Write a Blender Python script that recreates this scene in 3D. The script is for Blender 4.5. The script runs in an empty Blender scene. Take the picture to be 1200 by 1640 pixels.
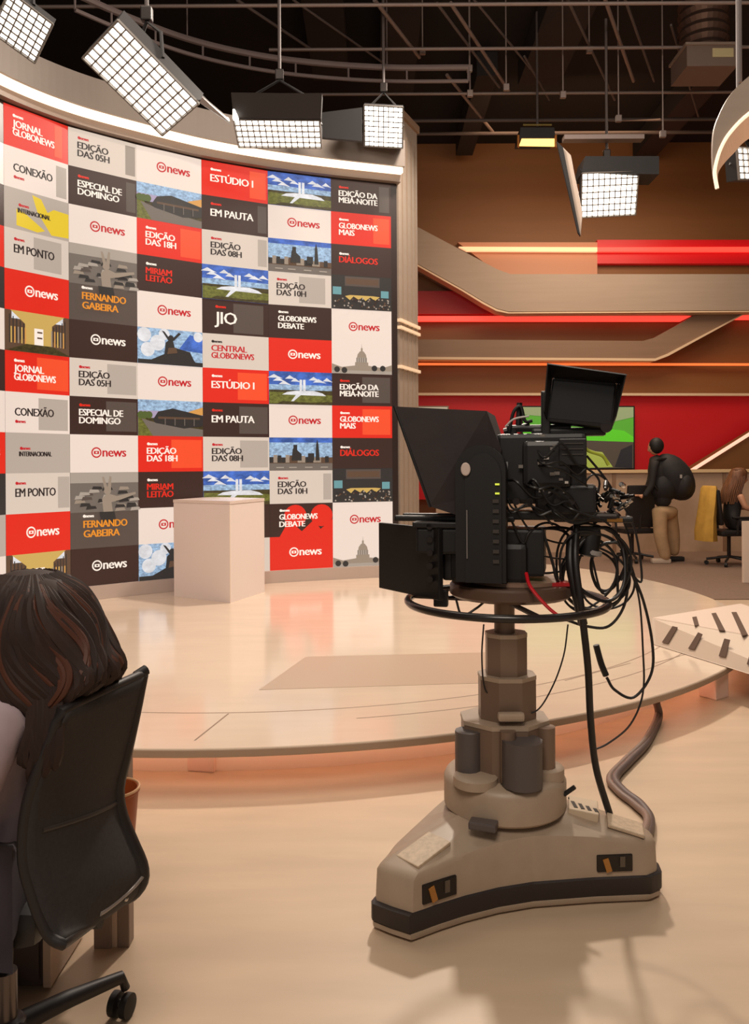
import bpy, bmesh, math, random
from mathutils import Vector, Matrix
random.seed(7)
PI = math.pi
C = bpy.context.scene.collection
SC = bpy.context.scene

# ------------------------------------------------------------------ camera, light, exposure
FPX, CAMZ, ROLL, HOR = 1300.0, 1.45, 0.006, 745.0
cam = bpy.data.cameras.new('camera'); camo = bpy.data.objects.new('camera', cam); C.objects.link(camo)
cam.sensor_fit = 'HORIZONTAL'; cam.sensor_width = 36; cam.lens = 36*FPX/1200
cam.shift_y = (HOR-820)/1200; cam.clip_end = 200; cam.clip_start = .05
c_, s_ = math.cos(ROLL), math.sin(ROLL)
camo.matrix_world = Matrix(((c_, s_, 0, 0), (0, 0, -1, 0), (-s_, c_, 0, CAMZ), (0, 0, 0, 1)))
SC.camera = camo
vs = SC.view_settings; vs.view_transform = 'Standard'; vs.look = 'None'; vs.gamma = 1; vs.use_curve_mapping = False
vs.exposure = 0.0
w = bpy.data.worlds.new('world'); SC.world = w; w.use_nodes = True
w.node_tree.nodes['Background'].inputs[0].default_value = (1.0, .88, .78, 1)
w.node_tree.nodes['Background'].inputs[1].default_value = .27

def area(name, loc, target, size, power, col=(1, .8, .6), sy=None):
    l = bpy.data.lights.new(name, 'AREA'); l.energy = power; l.color = col; l.size = size
    if sy: l.shape = 'RECTANGLE'; l.size_y = sy
    o = bpy.data.objects.new(name, l); C.objects.link(o); o.location = loc
    o.rotation_euler = (Vector(target)-Vector(loc)).to_track_quat('-Z', 'Y').to_euler()
    return o
WARM = (1, .87, .74)
area('studio_key', (.9, 8.3, 6.2), (.3, 3.2, 0), .4, 330, WARM)
area('studio_top', (-1.0, 4.6, 6.3), (-1.0, 5.2, 0), 3.0, 110, WARM)
area('studio_top_right', (3.0, 5.2, 6.3), (3.0, 7, 0), 2.5, 90, WARM)
area('studio_front', (-.5, -1.0, 5.2), (-.4, 8.5, 2.0), 2.0, 190, WARM)
area('newsroom_top', (4.2, 11.6, 6.0), (4.2, 12.5, 0), 3.0, 170, (1, .78, .58))
area('newsroom_wall_wash', (2.8, 11.4, 6.2), (3.0, 15, 3.2), 2.5, 55, (1, .6, .34))

# ------------------------------------------------------------------ pixel -> world (1200x1640 frame)
def ray(px, py):
    x = (px-600)/FPX; y = -(py-HOR)/FPX
    return Vector((c_*x+s_*y, 1, -s_*x+c_*y))
def P(px, py, D):
    r = ray(px, py); return Vector((r.x*D, D, CAMZ+r.z*D))
def G(px, py, z=0):
    r = ray(px, py); t = (z-CAMZ)/r.z; return Vector((r.x*t, t, z))

# ------------------------------------------------------------------ materials
def lin(c):
    return tuple(((v/255)/12.92 if v/255 <= .04045 else ((v/255+.055)/1.055)**2.4) for v in c)
MATS = {}
def mat(name, col, rough=.5, metal=0, emis=None, es=0, noise=0, nscale=8, stretch=None, bump=0, spec=.5, alpha=1, trans=0, coat=0):
    if name in MATS: return MATS[name]
    m = bpy.data.materials.new(name); m.use_nodes = True; nt = m.node_tree
    b = nt.nodes['Principled BSDF']; l = lin(col)
    b.inputs['Base Color'].default_value = (*l, 1)
    b.inputs['Roughness'].default_value = rough; b.inputs['Metallic'].default_value = metal
    b.inputs['Specular IOR Level'].default_value = spec
    b.inputs['Coat Weight'].default_value = coat
    if trans: b.inputs['Transmission Weight'].default_value = trans
    if alpha < 1: b.inputs['Alpha'].default_value = alpha
    if es:
        b.inputs['Emission Color'].default_value = (*lin(emis or col), 1); b.inputs['Emission Strength'].default_value = es
    if noise or bump:
        tc = nt.nodes.new('ShaderNodeTexCoord'); mp = nt.nodes.new('ShaderNodeMapping'); n = nt.nodes.new('ShaderNodeTexNoise')
        nt.links.new(tc.outputs['Object'], mp.inputs[0]); nt.links.new(mp.outputs[0], n.inputs['Vector'])
        n.inputs['Scale'].default_value = nscale; n.inputs['Detail'].default_value = 5
        if stretch: mp.inputs['Scale'].default_value = stretch
        if noise:
            r = nt.nodes.new('ShaderNodeValToRGB'); nt.links.new(n.outputs[0], r.inputs[0])
            r.color_ramp.elements[0].position = .3; r.color_ramp.elements[1].position = .7
            r.color_ramp.elements[0].color = (*[v*(1-noise) for v in l], 1)
            r.color_ramp.elements[1].color = (*[min(1, v*(1+noise)) for v in l], 1)
            nt.links.new(r.outputs[0], b.inputs['Base Color'])
        if bump:
            bp = nt.nodes.new('ShaderNodeBump'); bp.inputs['Strength'].default_value = bump; bp.inputs['Distance'].default_value = .01
            nt.links.new(n.outputs[0], bp.inputs['Height']); nt.links.new(bp.outputs[0], b.inputs['Normal'])
    MATS[name] = m; return m

# ------------------------------------------------------------------ mesh builder
def catmull(pts, n=6):
    pts = [Vector(p) for p in pts]
    if len(pts) < 3: return pts
    q = [2*pts[0]-pts[1]]+pts+[2*pts[-1]-pts[-2]]; out = []
    for i in range(1, len(q)-2):
        a, b, c, d = q[i-1:i+3]
        for k in range(n):
            t = k/n
            out.append(.5*((2*b)+(c-a)*t+(2*a-5*b+4*c-d)*t*t+(3*b-a-3*c+d)*t**3))
    out.append(pts[-1]); return out

class MB:
    def __init__(s): s.v = []; s.f = []; s.m = []; s.ms = []; s.cur = 0
    def mat(s, m):
        if m not in s.ms: s.ms.append(m)
        s.cur = s.ms.index(m); return s
    def add(s, vs_, fs):
        o = len(s.v); s.v += [Vector(v) for v in vs_]
        for f in fs: s.f.append([i+o for i in f]); s.m.append(s.cur)
        return s
    def box(s, c, d, M=None, bev=0):
        c = Vector(c); x, y, z = d[0]/2, d[1]/2, d[2]/2
        if bev:
            b = min(bev, x*.9, y*.9, z*.9)
            bm = bmesh.new(); bmesh.ops.create_cube(bm, size=1, matrix=Matrix.Diagonal((2*x, 2*y, 2*z, 1)))
            bmesh.ops.bevel(bm, geom=bm.edges[:], offset=b, segments=2, profile=.6, affect='EDGES')
            vv = [v.co.copy() for v in bm.verts]; ff = [[v.index for v in f.verts] for f in bm.faces]; bm.free()
        else:
            vv = [Vector((i*x, j*y, k*z)) for i in (-1, 1) for j in (-1, 1) for k in (-1, 1)]
            ff = [(0, 1, 3, 2), (4, 6, 7, 5), (0, 4, 5, 1), (2, 3, 7, 6), (0, 2, 6, 4), (1, 5, 7, 3)]
        if M: vv = [M @ v for v in vv]
        return s.add([v+c for v in vv], ff)
    def tube(s, pts, r, n=8, cap=True, closed=False):
        pts = [Vector(p) for p in pts]; N = len(pts); rings = []
        up = None
        for i, p in enumerate(pts):
            if closed: t = pts[(i+1) % N]-pts[i-1]
            else: t = pts[min(i+1, N-1)]-pts[max(i-1, 0)]
            if t.length < 1e-9: t = Vector((0, 0, 1))
            t.normalize()
            if up is None:
                up = t.orthogonal().normalized()
            up = (up-t*up.dot(t))
            if up.length < 1e-6: up = t.orthogonal()
            up.normalize(); sd = t.cross(up)
            rr = r[i] if isinstance(r, (list, tuple)) else r
            rings.append([p+(up*math.cos(a)+sd*math.sin(a))*rr for a in [2*PI*k/n for k in range(n)]])
        vv = [v for R in rings for v in R]; ff = []
        for i in range(N if closed else N-1):
            j = (i+1) % N
            for k in range(n):
                ff.append((i*n+k, i*n+(k+1) % n, j*n+(k+1) % n, j*n+k))
        if cap and not closed: ff += [list(range(n))[::-1], [(N-1)*n+k for k in range(n)]]
        return s.add(vv, ff)
    def bar(s, a, b, r, n=8): return s.tube([a, b], r, n)
    def lathe(s, prof, c=(0, 0, 0), n=32, M=None, sx=1, sy=1):
        c = Vector(c); vv = []
        for r, z in prof:
            for k in range(n):
                v = Vector((r*sx*math.cos(2*PI*k/n), r*sy*math.sin(2*PI*k/n), z))
                vv.append((M @ v if M else v)+c)
        ff = []
        for i in range(len(prof)-1):
            for k in range(n): ff.append((i*n+k, i*n+(k+1) % n, (i+1)*n+(k+1) % n, (i+1)*n+k))
        ff += [list(range(n))[::-1], [(len(prof)-1)*n+k for k in range(n)]]
        return s.add(vv, ff)
    def cyl(s, c, r, h, n=24, M=None): return s.lathe([(r, -h/2), (r, h/2)], c, n, M)
    def prism(s, pts, ext):
        pts = [Vector(p) for p in pts]; e = Vector(ext); n = len(pts)
        vv = pts+[p+e for p in pts]
        ff = [list(range(n))[::-1], list(range(n, 2*n))]+[(i, (i+1) % n, n+(i+1) % n, n+i) for i in range(n)]
        return s.add(vv, ff)
    def ball(s, c, r, M=None, n=16):
        if not isinstance(r, (tuple, list)): r = (r, r, r)
        c = Vector(c); vv = []; ff = []; m = n//2
        for i in range(1, m):
            for k in range(n):
                a = PI*i/m; v = Vector((r[0]*math.sin(a)*math.cos(2*PI*k/n), r[1]*math.sin(a)*math.sin(2*PI*k/n), r[2]*math.cos(a)))
                vv.append((M @ v if M else v)+c)
        for p in ((0, 0, r[2]), (0, 0, -r[2])):
            v = Vector(p); vv.append((M @ v if M else v)+c)
        for i in range(m-2):
            for k in range(n): ff.append((i*n+k, (i+1)*n+k, (i+1)*n+(k+1) % n, i*n+(k+1) % n))
        t, b = len(vv)-2, len(vv)-1
        for k in range(n): ff.append((t, k, (k+1) % n)); ff.append((b, (m-2)*n+(k+1) % n, (m-2)*n+k))
        return s.add(vv, ff)
    def build(s, name, m=None, parent=None, smooth=False, fix=True, local=False):
        me = bpy.data.meshes.new(name)
        off = Vector((0, 0, 0))
        if parent and not local:
            p = parent
            while p: off += Vector(p.location); p = p.parent
        me.from_pydata([v-off for v in s.v], [], s.f); me.update()
        if m: me.materials.append(m)
        else:
            for x in s.ms: me.materials.append(x)
            me.polygons.foreach_set('material_index', s.m)
        if fix:
            bm = bmesh.new(); bm.from_mesh(me); bmesh.ops.recalc_face_normals(bm, faces=bm.faces[:]); bm.to_mesh(me); bm.free()
        if smooth:
            me.polygons.foreach_set('use_smooth', [True]*len(me.polygons))
            try: me.set_sharp_from_angle(angle=math.radians(40))
            except Exception: pass
        o = bpy.data.objects.new(name, me); C.objects.link(o)
        if parent: o.parent = parent
        return o
def thing(name, label, cat, loc, group=None, rz=0):
    o = bpy.data.objects.new(name, None); C.objects.link(o); o.location = loc; o.rotation_euler.z = rz
    o['label'] = label; o['category'] = cat; o.empty_display_size = .05
    if group: o['group'] = group
    return o
def tag(o, label, cat, group=None):
    o['label'] = label; o['category'] = cat
    if group: o['group'] = group
    return o
def struct(o, label=None):
    o['kind'] = 'structure'
    if label: o['label'] = label; o['category'] = o.name.split('_')[0]
    return o
def copy_tree(o, parent=None):
    c = o.copy(); C.objects.link(c); c.parent = parent
    for ch in list(o.children): copy_tree(ch, c)
    return c

BLACK = mat('black_plastic', (16, 14, 14), .45)
BLACKR = mat('black_rubber', (18, 15, 15), .6)
DMETAL = mat('dark_metal', (48, 42, 40), .4, .6)
CHROME = mat('chrome', (190, 185, 180), .2, 1)

# ================================================================== SETTING
FLOOR = mat('floor_vinyl', (199, 174, 147), .42, noise=.07, nscale=1.6, stretch=(1, 5, 1), spec=.45)
mb = MB(); mb.box((1, 6.2, -.05), (22, 22.4, .1)); struct(mb.build('floor', FLOOR), 'beige wood look studio floor')
mb = MB(); mb.box((1, 7, 7.45), (22, 24, .1)); struct(mb.build('ceiling', mat('ceiling_black', (20, 17, 17), .9)), 'black studio ceiling')
# darker newsroom carpet behind the stage
CARP = mat('carpet', (128, 104, 88), .8, noise=.1, nscale=40)
mb = MB(); mb.box((6.0, 11.75, .004), (9.5, 6.3, .012)); struct(mb.build('floor_newsroom', CARP), 'grey brown newsroom floor behind the stage')

WOOD = mat('brown_wood', (130, 86, 46), .55, noise=.05, nscale=2, stretch=(.25, 1, 3))
BEIGE = mat('beige_laminate', (160, 144, 130), .5, noise=.04, nscale=3, stretch=(.3, 1, 5))
mb = MB(); mb.box((1, 15.2, 3.7), (22, .3, 7.4)); struct(mb.build('wall_back', WOOD), 'brown wood clad back wall')
mb = MB(); mb.box((11.9, 7, 3.7), (.2, 22, 7.4)); struct(mb.build('wall_right', mat('wall_beige', (150, 125, 104), .7)), 'beige right studio wall')
mb = MB(); mb.box((-9.9, 7, 3.7), (.2, 22, 7.4)); struct(mb.build('wall_left', mat('wall_dark', (70, 58, 52), .8)), 'dark left studio wall')

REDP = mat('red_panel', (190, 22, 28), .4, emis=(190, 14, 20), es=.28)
REDL = mat('red_led', (255, 60, 50), .4, emis=(255, 70, 56), es=1.3)
PEACHL = mat('peach_led', (255, 190, 140), .4, emis=(255, 186, 140), es=1.0)
ORANGEL = mat('orange_led', (255, 120, 60), .4, emis=(255, 120, 60), es=.9)
WARML = mat('warm_white_led', (255, 232, 205), .4, emis=(255, 228, 200), es=1.8)
def poly(mb, pix, D, th):
    mb.prism([P(x, y, D) for x, y in pix], (0, th, 0)); return mb
def wallpiece(name, label, cat, pix, D, th, m):
    mb = MB(); poly(mb, pix, D, th); o = mb.build(name, m); tag(o, label, cat); return o
# far wall dressing (each piece has its own depth against the wall at y = 15.05)
band = thing('wall_band', 'wide beige band bending down from the pillar then running level under the red light strip', 'wall panel', P(900, 470, 14.4))
mb = MB(); poly(mb, [(600, 330), (672, 365), (738, 400), (796, 431), (818, 439), (1330, 439), (1330, 496), (815, 499), (796, 494), (775, 483), (740, 462), (672, 424), (600, 388)], 14.4, .64)
mb.build('band_panel', BEIGE, band)
mb = MB(); poly(mb, [(600, 389), (672, 425), (740, 463), (775, 484), (796, 495), (815, 500), (1330, 497), (1330, 499), (814, 502), (795, 498), (774, 487), (740, 466), (672, 428), (600, 392)], 14.37, .3)
mb.build('edge_strip', mat('cream_edge', (222, 196, 165), .4), band)
band2 = thing('wall_band', 'narrow grey-brown band running level then rising to the right under the wide beige band', 'wall panel', P(900, 560, 14.6))
mb = MB(); poly(mb, [(600, 543), (1030, 546), (1048, 541), (1122, 500), (1195, 500), (1070, 566), (1050, 574), (600, 571)], 14.6, .44)
mb.build('band_panel', mat('greybrown_laminate', (134, 108, 88), .5, noise=.05, nscale=3, stretch=(.3, 1, 5)), band2)
mb = MB(); poly(mb, [(600, 571), (1050, 574), (1070, 566), (1195, 500), (1199, 500), (1071, 570), (1050, 578), (600, 575)], 14.57, .3)
mb.build('edge_strip', MATS['cream_edge'], band2)
wallpiece('light_recess', 'peach wall recess behind the upper light strip, left of the red one', 'wall panel', [(733, 388), (957, 388), (957, 439), (800, 439)], 14.9, .14, mat('peach_panel', (196, 140, 108), .5))
wallpiece('led_strip', 'long peach glowing light strip high on the brown wall', 'light strip', [(735, 395), (957, 396), (957, 403), (748, 402)], 14.8, .08, PEACHL)
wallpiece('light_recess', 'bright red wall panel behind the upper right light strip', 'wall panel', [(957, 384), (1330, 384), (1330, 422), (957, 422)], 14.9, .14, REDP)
wallpiece('led_strip', 'red glowing light strip on the upper right red panel', 'light strip', [(957, 396), (1330, 395), (1330, 402), (957, 403)], 14.8, .08, REDL)
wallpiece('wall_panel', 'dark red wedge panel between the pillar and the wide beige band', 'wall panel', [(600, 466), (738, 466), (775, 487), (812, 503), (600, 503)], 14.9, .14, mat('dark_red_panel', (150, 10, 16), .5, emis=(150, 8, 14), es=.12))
wallpiece('led_strip', 'red glowing light strip just below the wide beige band', 'light strip', [(600, 506), (1108, 506), (1092, 514), (600, 514)], 14.85, .1, REDL)
wallpiece('led_strip', 'short red glowing light strip at the right edge under the beige band', 'light strip', [(1190, 504), (1330, 504), (1330, 511), (1178, 511)], 14.85, .1, REDL)
wallpiece('led_strip', 'thin orange light strip below the narrow grey-brown band', 'light strip', [(600, 581), (1330, 582), (1330, 585), (600, 584)], 14.85, .1, ORANGEL)
wallpiece('wall_ledge', 'thin tan ledge along the top of the red wall', 'trim', [(600, 629), (1330, 630), (1330, 634), (600, 633)], 14.7, .35, MATS['cream_edge'])
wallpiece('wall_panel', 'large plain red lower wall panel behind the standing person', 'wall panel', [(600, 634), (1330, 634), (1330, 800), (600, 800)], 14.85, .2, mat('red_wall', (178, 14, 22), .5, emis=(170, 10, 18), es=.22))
wallpiece('wall_panel', 'brown sloping panel in the lower right in front of the red wall', 'wall panel', [(1108, 753), (1330, 618), (1330, 900), (1108, 900)], 14.2, .4, WOOD)
wallpiece('led_strip', 'slanting white light strip edging the lower right brown panel', 'light strip', [(1107, 753), (1330, 613), (1330, 617), (1109, 756)], 14.15, .1, mat('pinkwhite_led', (255, 205, 180), .4, emis=(255, 205, 180), es=.8))

# low partition
PART = mat('partition_beige', (196, 166, 140), .6, noise=.05, nscale=6)
par = thing('partition', 'low beige newsroom partition with cream top rail', 'partition', (4.5, 13.3, 0))
mb = MB(); mb.box((5.0, 13.3, .655), (8, .12, 1.29)); mb.build('panel', PART, par)
mb = MB(); mb.box((5.0, 13.28, 1.325), (8, .18, .05)); mb.build('top_rail', mat('cream_rail', (236, 205, 160), .4), par)
for x in (3.9, 5.7, 7.3):
    mb = MB(); mb.box((x, 13.225, .65), (.05, .03, 1.28)); mb.build('post', mat('tan_post', (150, 118, 94), .5), par)

# ------------------------------------------------------------------ stage
SX, SY, SR, SZ = -.85, 7.55, 3.96, .2
STAGE = mat('stage_laminate', (226, 204, 182), .13, noise=.035, nscale=2, stretch=(1, 4, 1), spec=.55)
stage = thing('stage', 'low round glossy beige stage platform lit pink underneath', 'stage', (SX, SY, 0))
mb = MB(); mb.lathe([(SR-.004, SZ-.042), (SR, SZ-.036), (SR, SZ-.004), (SR-.004, SZ)], (SX, SY, 0), 160); mb.build('deck', STAGE, stage)
mb = MB(); mb.lathe([(SR+.002, SZ-.038), (SR+.004, SZ-.036), (SR+.004, SZ-.008), (SR+.002, SZ-.006)], (SX, SY, 0), 160)
mb.build('edge_band', mat('stage_edge', (166, 142, 120), .4), stage)
mb = MB(); mb.lathe([(SR-.27, 0), (SR-.27, SZ-.045)], (SX, SY, 0), 160); mb.build('plinth', mat('plinth_cream', (250, 226, 206), .5), stage)
mb = MB()
n = 160; r0 = SR-.2
mb.tube([(SX+r0*math.cos(2*PI*k/n), SY+r0*math.sin(2*PI*k/n), SZ-.049) for k in range(n)], .006, 6, closed=True)
mb.build('under_glow_strip', mat('under_led', (255, 120, 80), .4, emis=(255, 206, 178), es=7), stage)
seam = mat('seam_dark', (150, 124, 104), .5)
for rr, a0, a1 in ((3.62, -78, -10), (3.44, -140, -20)):
    mb = MB(); m_ = 60
    for k in range(m_):
        a = math.radians(a0+(a1-a0)*k/m_); b = math.radians(a0+(a1-a0)*(k+1)/m_)
        for w0 in (.004,):
            mb.add([(SX+(rr-w0)*math.cos(a), SY+(rr-w0)*math.sin(a), SZ+.0006), (SX+(rr+w0)*math.cos(a), SY+(rr+w0)*math.sin(a), SZ+.0006),
                    (SX+(rr+w0)*math.cos(b), SY+(rr+w0)*math.sin(b), SZ+.0006), (SX+(rr-w0)*math.cos(b), SY+(rr-w0)*math.sin(b), SZ+.0006)], [(0, 1, 2, 3)])
    mb.build('floor_seam', seam, stage)
def seamline(a, b):
    a = G(*a, SZ); b = G(*b, SZ); d = (b-a).normalized(); nn = Vector((-d.y, d.x, 0))*.004; z = Vector((0, 0, .0009))
    mb = MB(); mb.add([a-nn+z, a+nn+z, b+nn+z, b-nn+z], [(0, 1, 2, 3)]); mb.build('floor_seam', seam, stage)
seamline((366, 1143), (312, 1186)); seamline((905, 1090), (1010, 1062)); seamline((1050, 1062), (1105, 1046))
# support blocks under the deck
for px, py in ((325, 1237), (1150, 1120)):
    g = G(px, py); mb = MB(); mb.box((g.x, g.y+.06, SZ/2-.025), (.135, .12, SZ-.05), Matrix.Rotation(-.2 if px < 600 else .6, 3, 'Z'), bev=.008); mb.build('support_block', mat('block_pink', (240, 206, 188), .5), stage)
# thin four-sided patch, slightly darker and greyer than the stage floor around it
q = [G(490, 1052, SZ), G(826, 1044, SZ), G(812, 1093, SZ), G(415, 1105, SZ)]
mb = MB(); mb.prism([v+Vector((0, 0, .0004)) for v in q], (0, 0, .0012)); mb.build('floor_patch', mat('patch_grey', (196, 172, 150), .3, spec=.4), stage)

# ------------------------------------------------------------------ video wall
WD = [6.35, 7.0, 7.5, 7.93, 8.33, 8.66, 8.91, 9.12]
WPX = [-105, 10, 113, 222, 326, 432, 533, 629]
WP = [Vector(((px-600)/FPX*d, d)) for px, d in zip(WPX, WD)]
Z0, Z1, NR = .33, 4.6, 12
RH = (Z1-Z0)/NR
# dense smooth curve through the column boundaries
WS = [0]
for a, b in zip(WP, WP[1:]): WS.append(WS[-1]+(b-a).length)
def wpt(s):   # arc parameter in columns (0..7)
    i = min(max(int(math.floor(s)), 0), 6); t = s-i
    q = [2*WP[0]-WP[1]]+WP+[WP[-1]+(WP[-1]-WP[-2])]
    a, b, c, d = q[i:i+4]
    if t > 1: return c+(c-b)*(t-1)
    return .5*((2*b)+(c-a)*t+(2*a-5*b+4*c-d)*t*t+(3*b-a-3*c+d)*t**3)
def wn(s):
    d = wpt(min(s+.01, 7.2))-wpt(max(s-.01, 0)); d.normalize(); return Vector((d.y, -d.x))   # towards the viewer
def W(s, z, off=0):
    p = wpt(s); nn = wn(s); return Vector((p.x+nn.x*off, p.y+nn.y*off, z))
def wall_strip(mb, s0, s1, z0, z1, o0, o1, n=56):
    vv = []; ff = []
    for k in range(n+1):
        s = s0+(s1-s0)*k/n
        vv += [W(s, z0, o0), W(s, z0, o1), W(s, z1, o1), W(s, z1, o0)]
    for k in range(n):
        for j in range(4):
            ff.append((k*4+j, k*4+(j+1) % 4, k*4+4+(j+1) % 4, k*4+4+j))
    ff += [(0, 1, 2, 3), (n*4, n*4+3, n*4+2, n*4+1)]
    mb.add(vv, ff)
vw = thing('video_wall', 'tall curved display wall tiled with news programme titles and photos', 'video wall', (WP[4].x, WP[4].y, SZ))
mb = MB(); wall_strip(mb, 0, 7.1, Z0-.0, Z1+.03, -.3, -.012); mb.build('backing', mat('screen_border', (44, 32, 30), .35), vw)
mb = MB(); wall_strip(mb, 0, 7.1, SZ+.001, Z0, -.3, .03); mb.build('kick_board', mat('kick_grey', (196, 178, 168), .35), vw)

ES = .8
def scr(name, col, k=1.0): return mat('screen_'+name, tuple(c*.45 for c in col), .35, emis=col, es=ES*k)
SW = scr('white', (246, 226, 212)); SWG = scr('offwhite', (226, 208, 192)); SGR = scr('greige', (190, 174, 160)); SGR2 = scr('greige_dark', (160, 145, 132))
SRED = scr('red', (236, 44, 28)); SRED2 = scr('orange_red', (255, 84, 46)); SDK = scr('dark', (62, 40, 34)); SDK2 = scr('dark_grey', (92, 78, 70))
STXR = scr('text_red', (206, 36, 44)); STXB = scr('text_black', (48, 38, 36)); STXW = scr('text_white', (255, 240, 226), 1.1); STXO = scr('text_orange', (244, 150, 40))
def photo(name, col, sc=26, lo=.5, hi=1.45, stretch=(1, 1, 1.6)):
    m = scr(name, col); nt = m.node_tree; b = nt.nodes['Principled BSDF']
    tc = nt.nodes.new('ShaderNodeTexCoord'); mp = nt.nodes.new('ShaderNodeMapping'); n = nt.nodes.new('ShaderNodeTexNoise'); r = nt.nodes.new('ShaderNodeValToRGB')
    nt.links.new(tc.outputs['Object'], mp.inputs[0]); nt.links.new(mp.outputs[0], n.inputs['Vector']); nt.links.new(n.outputs[0], r.inputs[0]); nt.links.new(r.outputs[0], b.inputs['Emission Color'])
    mp.inputs['Scale'].default_value = stretch; n.inputs['Scale'].default_value = sc; n.inputs['Detail'].default_value = 6; n.inputs['Roughness'].default_value = .65
    l = lin(col); r.color_ramp.elements[0].position = .36; r.color_ramp.elements[1].position = .66
    r.color_ramp.elements[0].color = (*[v*lo for v in l], 1); r.color_ramp.elements[1].color = (*[min(1, v*hi) for v in l], 1)
    return m
SKYB = photo('sky_blue', (62, 96, 172), 9, .7, 1.9); SKYL = photo('sky_light', (160, 190, 226)); CLD = photo('cloud', (236, 236, 240), 12, .8, 1.1); GRS = photo('grass', (112, 112, 50)); GRSD = photo('grass_dark', (72, 62, 34))
YEL = scr('yellow', (240, 206, 50)); GOLD = scr('gold', (214, 176, 96)); BRN = scr('brown', (100, 74, 56)); DGR = scr('photo_dark', (52, 48, 46)); MGR = scr('photo_grey', (120, 108, 98)); LGR = scr('photo_light', (176, 162, 148)); PUR = scr('dusk', (176, 160, 190)); TEAL = scr('teal', (110, 160, 165)); ORA = scr('dusk_orange', (222, 160, 84)); STONE = scr('stone', (160, 142, 124)); GRN = scr('leaf', (86, 100, 50))

FONTCACHE = {}
def text_geo(body):
    if body in FONTCACHE: return FONTCACHE[body]
    cu = bpy.data.curves.new('t', 'FONT'); cu.body = body; cu.size = 1; cu.offset = 0; cu.resolution_u = 2; cu.space_character = .93; cu.space_line = .82
    ob = bpy.data.objects.new('t', cu); me = bpy.data.meshes.new_from_object(ob)
    vv = [(v.co.x, v.co.y) for v in me.vertices]; ff = [tuple(p.vertices) for p in me.polygons]
    bpy.data.objects.remove(ob); bpy.data.meshes.remove(me); bpy.data.curves.remove(cu)
    x0 = min(v[0] for v in vv); vv = [(x-x0, y) for x, y in vv]
    FONTCACHE[body] = (vv, ff, max(v[0] for v in vv)); return FONTCACHE[body]

class Tile:
    """2-D drawing on the curved screen; u 0..1 across, v 0..h up (h in tile heights)."""
    def __init__(t, col, row, h=1, s1=None):
        t.c = col; t.r = row; t.h = h; t.w = s1 or 1; t.mb = MB(); t.l = 0
    def map(t, u, v, e=0):
        a, b = wpt(t.c), wpt(t.c+1); p = a+(b-a)*u; d = (b-a).normalized(); o = t.l+e
        return Vector((p.x+d.y*o, p.y-d.x*o, Z1-(t.r+t.h)*RH+v*RH))
    def poly(t, m, pts):
        t.mb.mat(m); t.l += .0007
        t.mb.add([t.map(u, v) for u, v in pts], [list(range(len(pts)))]); return t
    def rect(t, m, u0, v0, u1, v1):
        n = 4; t.mb.mat(m); t.l += .0007; vv = []
        for k in range(n+1):
            u = u0+(u1-u0)*k/n; vv += [t.map(u, v0), t.map(u, v1)]
        t.mb.add(vv, [(2*k, 2*k+2, 2*k+3, 2*k+1) for k in range(n)]); return t
    def disk(t, m, u, v, r, n=20, ru=None):
        ru = (ru or r)*.52
        return t.poly(m, [(u+ru*math.cos(2*PI*k/n), v+r*math.sin(2*PI*k/n)) for k in range(n)])
    def text(t, m, body, u, v, size, maxw=None):
        vv, ff, w_ = text_geo(body); k = size*.52
        if maxw and w_*k > maxw: k = maxw/w_
        t.mb.mat(m); t.l += .0007
        for dx in (-.0045, 0, .0045): t.mb.add([t.map(u+x*k+dx, v+y*size, dx*.05) for x, y in vv], ff)
        t.l += .0008; return t
    def logo(t, m, bg, u=.3, v=.42, s=.34):
        r = s*.42
        t.disk(m, u+r*.52, v+r*.75, r); t.disk(bg, u+r*.52, v+r*.75, r*.74)
        t.rect(m, u+r*.52-r*.26, v+r*.47, u+r*.52+r*.26, v+r*1.03); t.rect(bg, u+r*.52-r*.09, v+r*.62, u+r*.52+r*.09, v+r*.88)
        t.text(m, 'news', u+r*1.15, v, s*1.05); return t
    def small(t, m, u, v):
        t.disk(m, u+.012, v+.035, .04); t.text(m, 'news', u+.03, v, .12, .13); return t
    def done(t, bg0=None):
        # side skirts give the tile body
        o = t.mb.build('screen_tile', None, vw, fix=False); return o
def base(c, r, m, h=1):
    t = Tile(c, r, h); t.l = -.011
    # tile body
    t.mb.mat(m); wall = [t.map(0, 0), t.map(1, 0), t.map(1, h), t.map(0, h)]
    back = [t.map(u, v, -.006) for u, v in ((0, 0), (1, 0), (1, h), (0, h))]
    t.mb.add(wall+back, [(i, (i+1) % 4, 4+(i+1) % 4, 4+i) for i in range(4)])
    t.l = -.0107; t.rect(m, 0, 0, 1, h); return t
def title(c, r, bg, tx, lines, strip=None, sub=None, su0=.8, su1=.97, first=True):
    t = base(c, r, bg)
    if strip: t.rect(strip, su0, .1, su1, .9)
    if sub: t.small(sub, .14, .74)
    n = len(lines); s = .25 if n > 1 else .3
    for i, L in enumerate(lines): t.text(tx, L, .13, (.50 if n > 1 else .42)-i*.21, s, .64)
    t.done()
def logo(c, r, bg, fg): base(c, r, bg).logo(fg, bg).done()
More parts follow.
